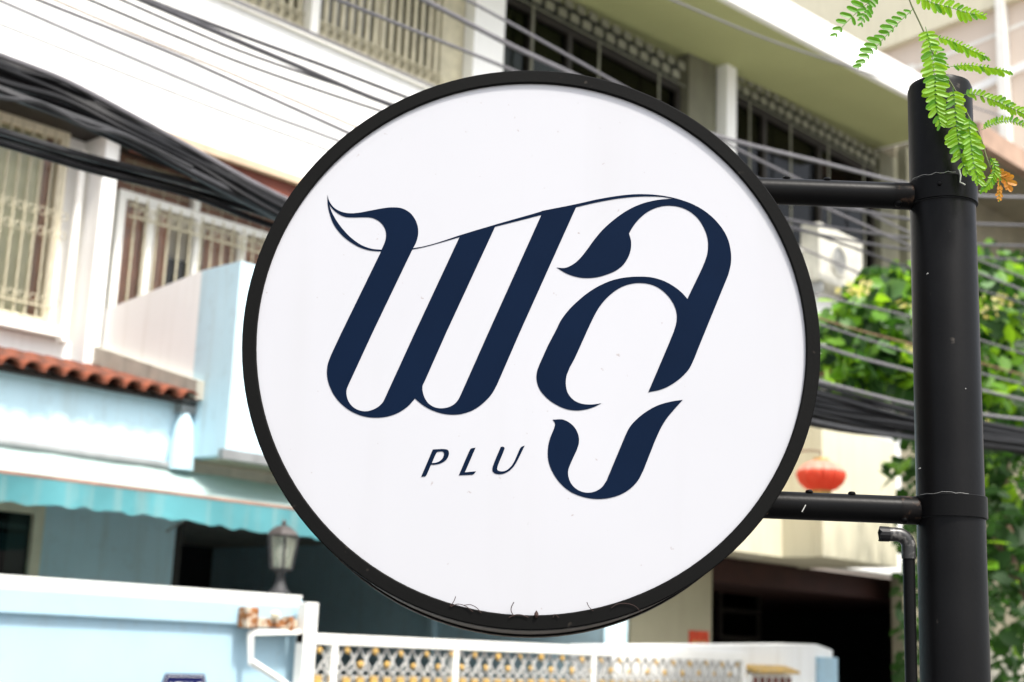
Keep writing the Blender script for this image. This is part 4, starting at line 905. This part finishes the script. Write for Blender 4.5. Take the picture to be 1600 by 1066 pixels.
MB().tube(stempath([(1370, -520), (1392, -260), (1405, -120), (1412, -40), (1421, 0), (1440, 42), (1463, 95), (1490, 137), (1514, 183), (1531, 212), (1541, 245), (1547, 262)], OFF, 0.0), [0.0014]*0 or 0.0011, 6).build('stem', 'twig', br, smooth=True)
PXM = 1/ (FPX/1.97)
def frond(pts, off, lenl, lenr, npair0, dz=0.0, angl=62, angr=62, m='leaf_lime', wid=1.0, fold=0.0, start=0.06, end=1.0, jit=0.18, swap=0.14):
    npair = int(npair0*1.3); path = stempath(pts, off, dz); rc = MB().tube(path, 0.0005, 5).build('compound_leaf', 'leaf_lime_dark', br, smooth=True)
    seg = [0]
    for a_, b_ in zip(path[:-1], path[1:]): seg.append(seg[-1]+(b_-a_).length)
    T = seg[-1]
    def pos(s):
        s = max(0, min(T, s))
        for i in range(len(path)-1):
            if seg[i+1] >= s: return path[i].lerp(path[i+1], (s-seg[i])/max(1e-9, seg[i+1]-seg[i])), (path[i+1]-path[i]).normalized()
        return path[-1], (path[-1]-path[-2]).normalized()
    for i in range(npair):
        t = start+(end-start)*i/(npair-1); p_, d_ = pos(t*T)
        env = min(1.0, 0.65+1.2*t)*min(1.0, 0.55+2.2*(1-t))
        for side, ln_, ang in ((-1, lenl, angl), (1, lenr, angr)):
            if ln_ <= 0 or random.random() < 0.04: continue
            L = ln_*1.2*PXM*env*random.uniform(1-jit, 1+jit); a_ = R_(ang*(1-0.45*max(0, t-0.6)/0.4)+random.uniform(-10, 10))
            sd_ = d_.cross(-VIEW).normalized()*(-side)*-1
            sd_ = VIEW.cross(d_).normalized()*side*-1
            dd = (d_*math.cos(a_) + sd_*math.sin(a_) + VIEW*(fold*random.uniform(0.5, 1.2)+random.uniform(-0.12, 0.12))).normalized()
            nr = (-VIEW + sd_*random.uniform(-0.25, 0.25) + Vector((0, 0, random.uniform(0, .35)))); xx_ = dd.cross(nr).normalized(); zz_ = xx_.cross(dd)
            M = Matrix((xx_*L*wid*0.95, dd*L, zz_*L)).transposed().to_4x4(); M.translation = p_
            mm = m if random.random() > swap else 'leaf_lime_dark'
            link('leaflet', LM[mm], rc, M)
frond([(1395, -40), (1366, -4), (1345, 14), (1322, 36), (1307, 53)], OFF, 18, 11, 9, 0.01, 60, 60, m='leaf_lime_dark', swap=0)
frond([(1385, -50), (1362, -5), (1352, 18), (1346, 36)], OFF+0.012, 12, 13, 10, 0.01, m='leaf_lime_dark')
frond([(1428, 13), (1402, 38), (1372, 70), (1350, 97), (1340, 108)], OFF+0.005, 18, 6, 11, 0.015, 55, 30, m='leaf_lime_dark', swap=0)
frond([(1415, -30), (1447, 0), (1478, 10), (1512, 20), (1536, 24)], OFF-0.01, 16, 12, 15, -0.02, 50, 55)
frond([(1446, 42), (1454, 75), (1460, 118), (1462, 160), (1469, 194)], OFF+0.004, 18, 18, 19, 0.006, 66, 70, wid=0.95)
frond([(1448, 50), (1466, 85), (1478, 104)], OFF-0.006, 10, 10, 9, 0.0, 60, 60, swap=0.4)
frond([(1489, 137), (1492, 165), (1496, 212), (1503, 250), (1510, 268)], OFF+0.006, 18, 19, 15, 0.01, 62, 64)
frond([(1514, 183), (1516, 215), (1521, 250), (1529, 284)], OFF+0.014, 14, 18, 12, 0.01, 58, 56)
frond([(1462, 57), (1490, 66), (1520, 80), (1543, 90)], OFF-0.012, 14, 7, 13, -0.03, 40, 50, swap=0.2)
frond([(1485, 104), (1510, 102), (1545, 106), (1577, 112)], OFF-0.012, 14, 5, 13, -0.03, 38, 50, swap=0.2)
frond([(1505, 148), (1524, 148), (1560, 160), (1612, 184)], OFF-0.008, 12, 12, 15, -0.03, 42, 50)
frond([(1534, 203), (1555, 192), (1580, 190), (1615, 202)], OFF-0.012, 5, 9, 15, -0.03, 40, 55, swap=0.3)
frond([(1547, 245), (1555, 262), (1549, 282), (1533, 298)], OFF+0.004, 7, 10, 12, 0.0, 50, 45)
frond([(1549, 262), (1560, 274), (1572, 282), (1574, 292)], OFF+0.002, 9, 14, 7, 0.0, 50, 50, m='leaf_orange', wid=1.3)
frond([(1560, 276), (1562, 290), (1561, 312)], OFF+0.004, 7, 7, 6, 0.0, 35, 35, m='leaf_orange', wid=1.2)
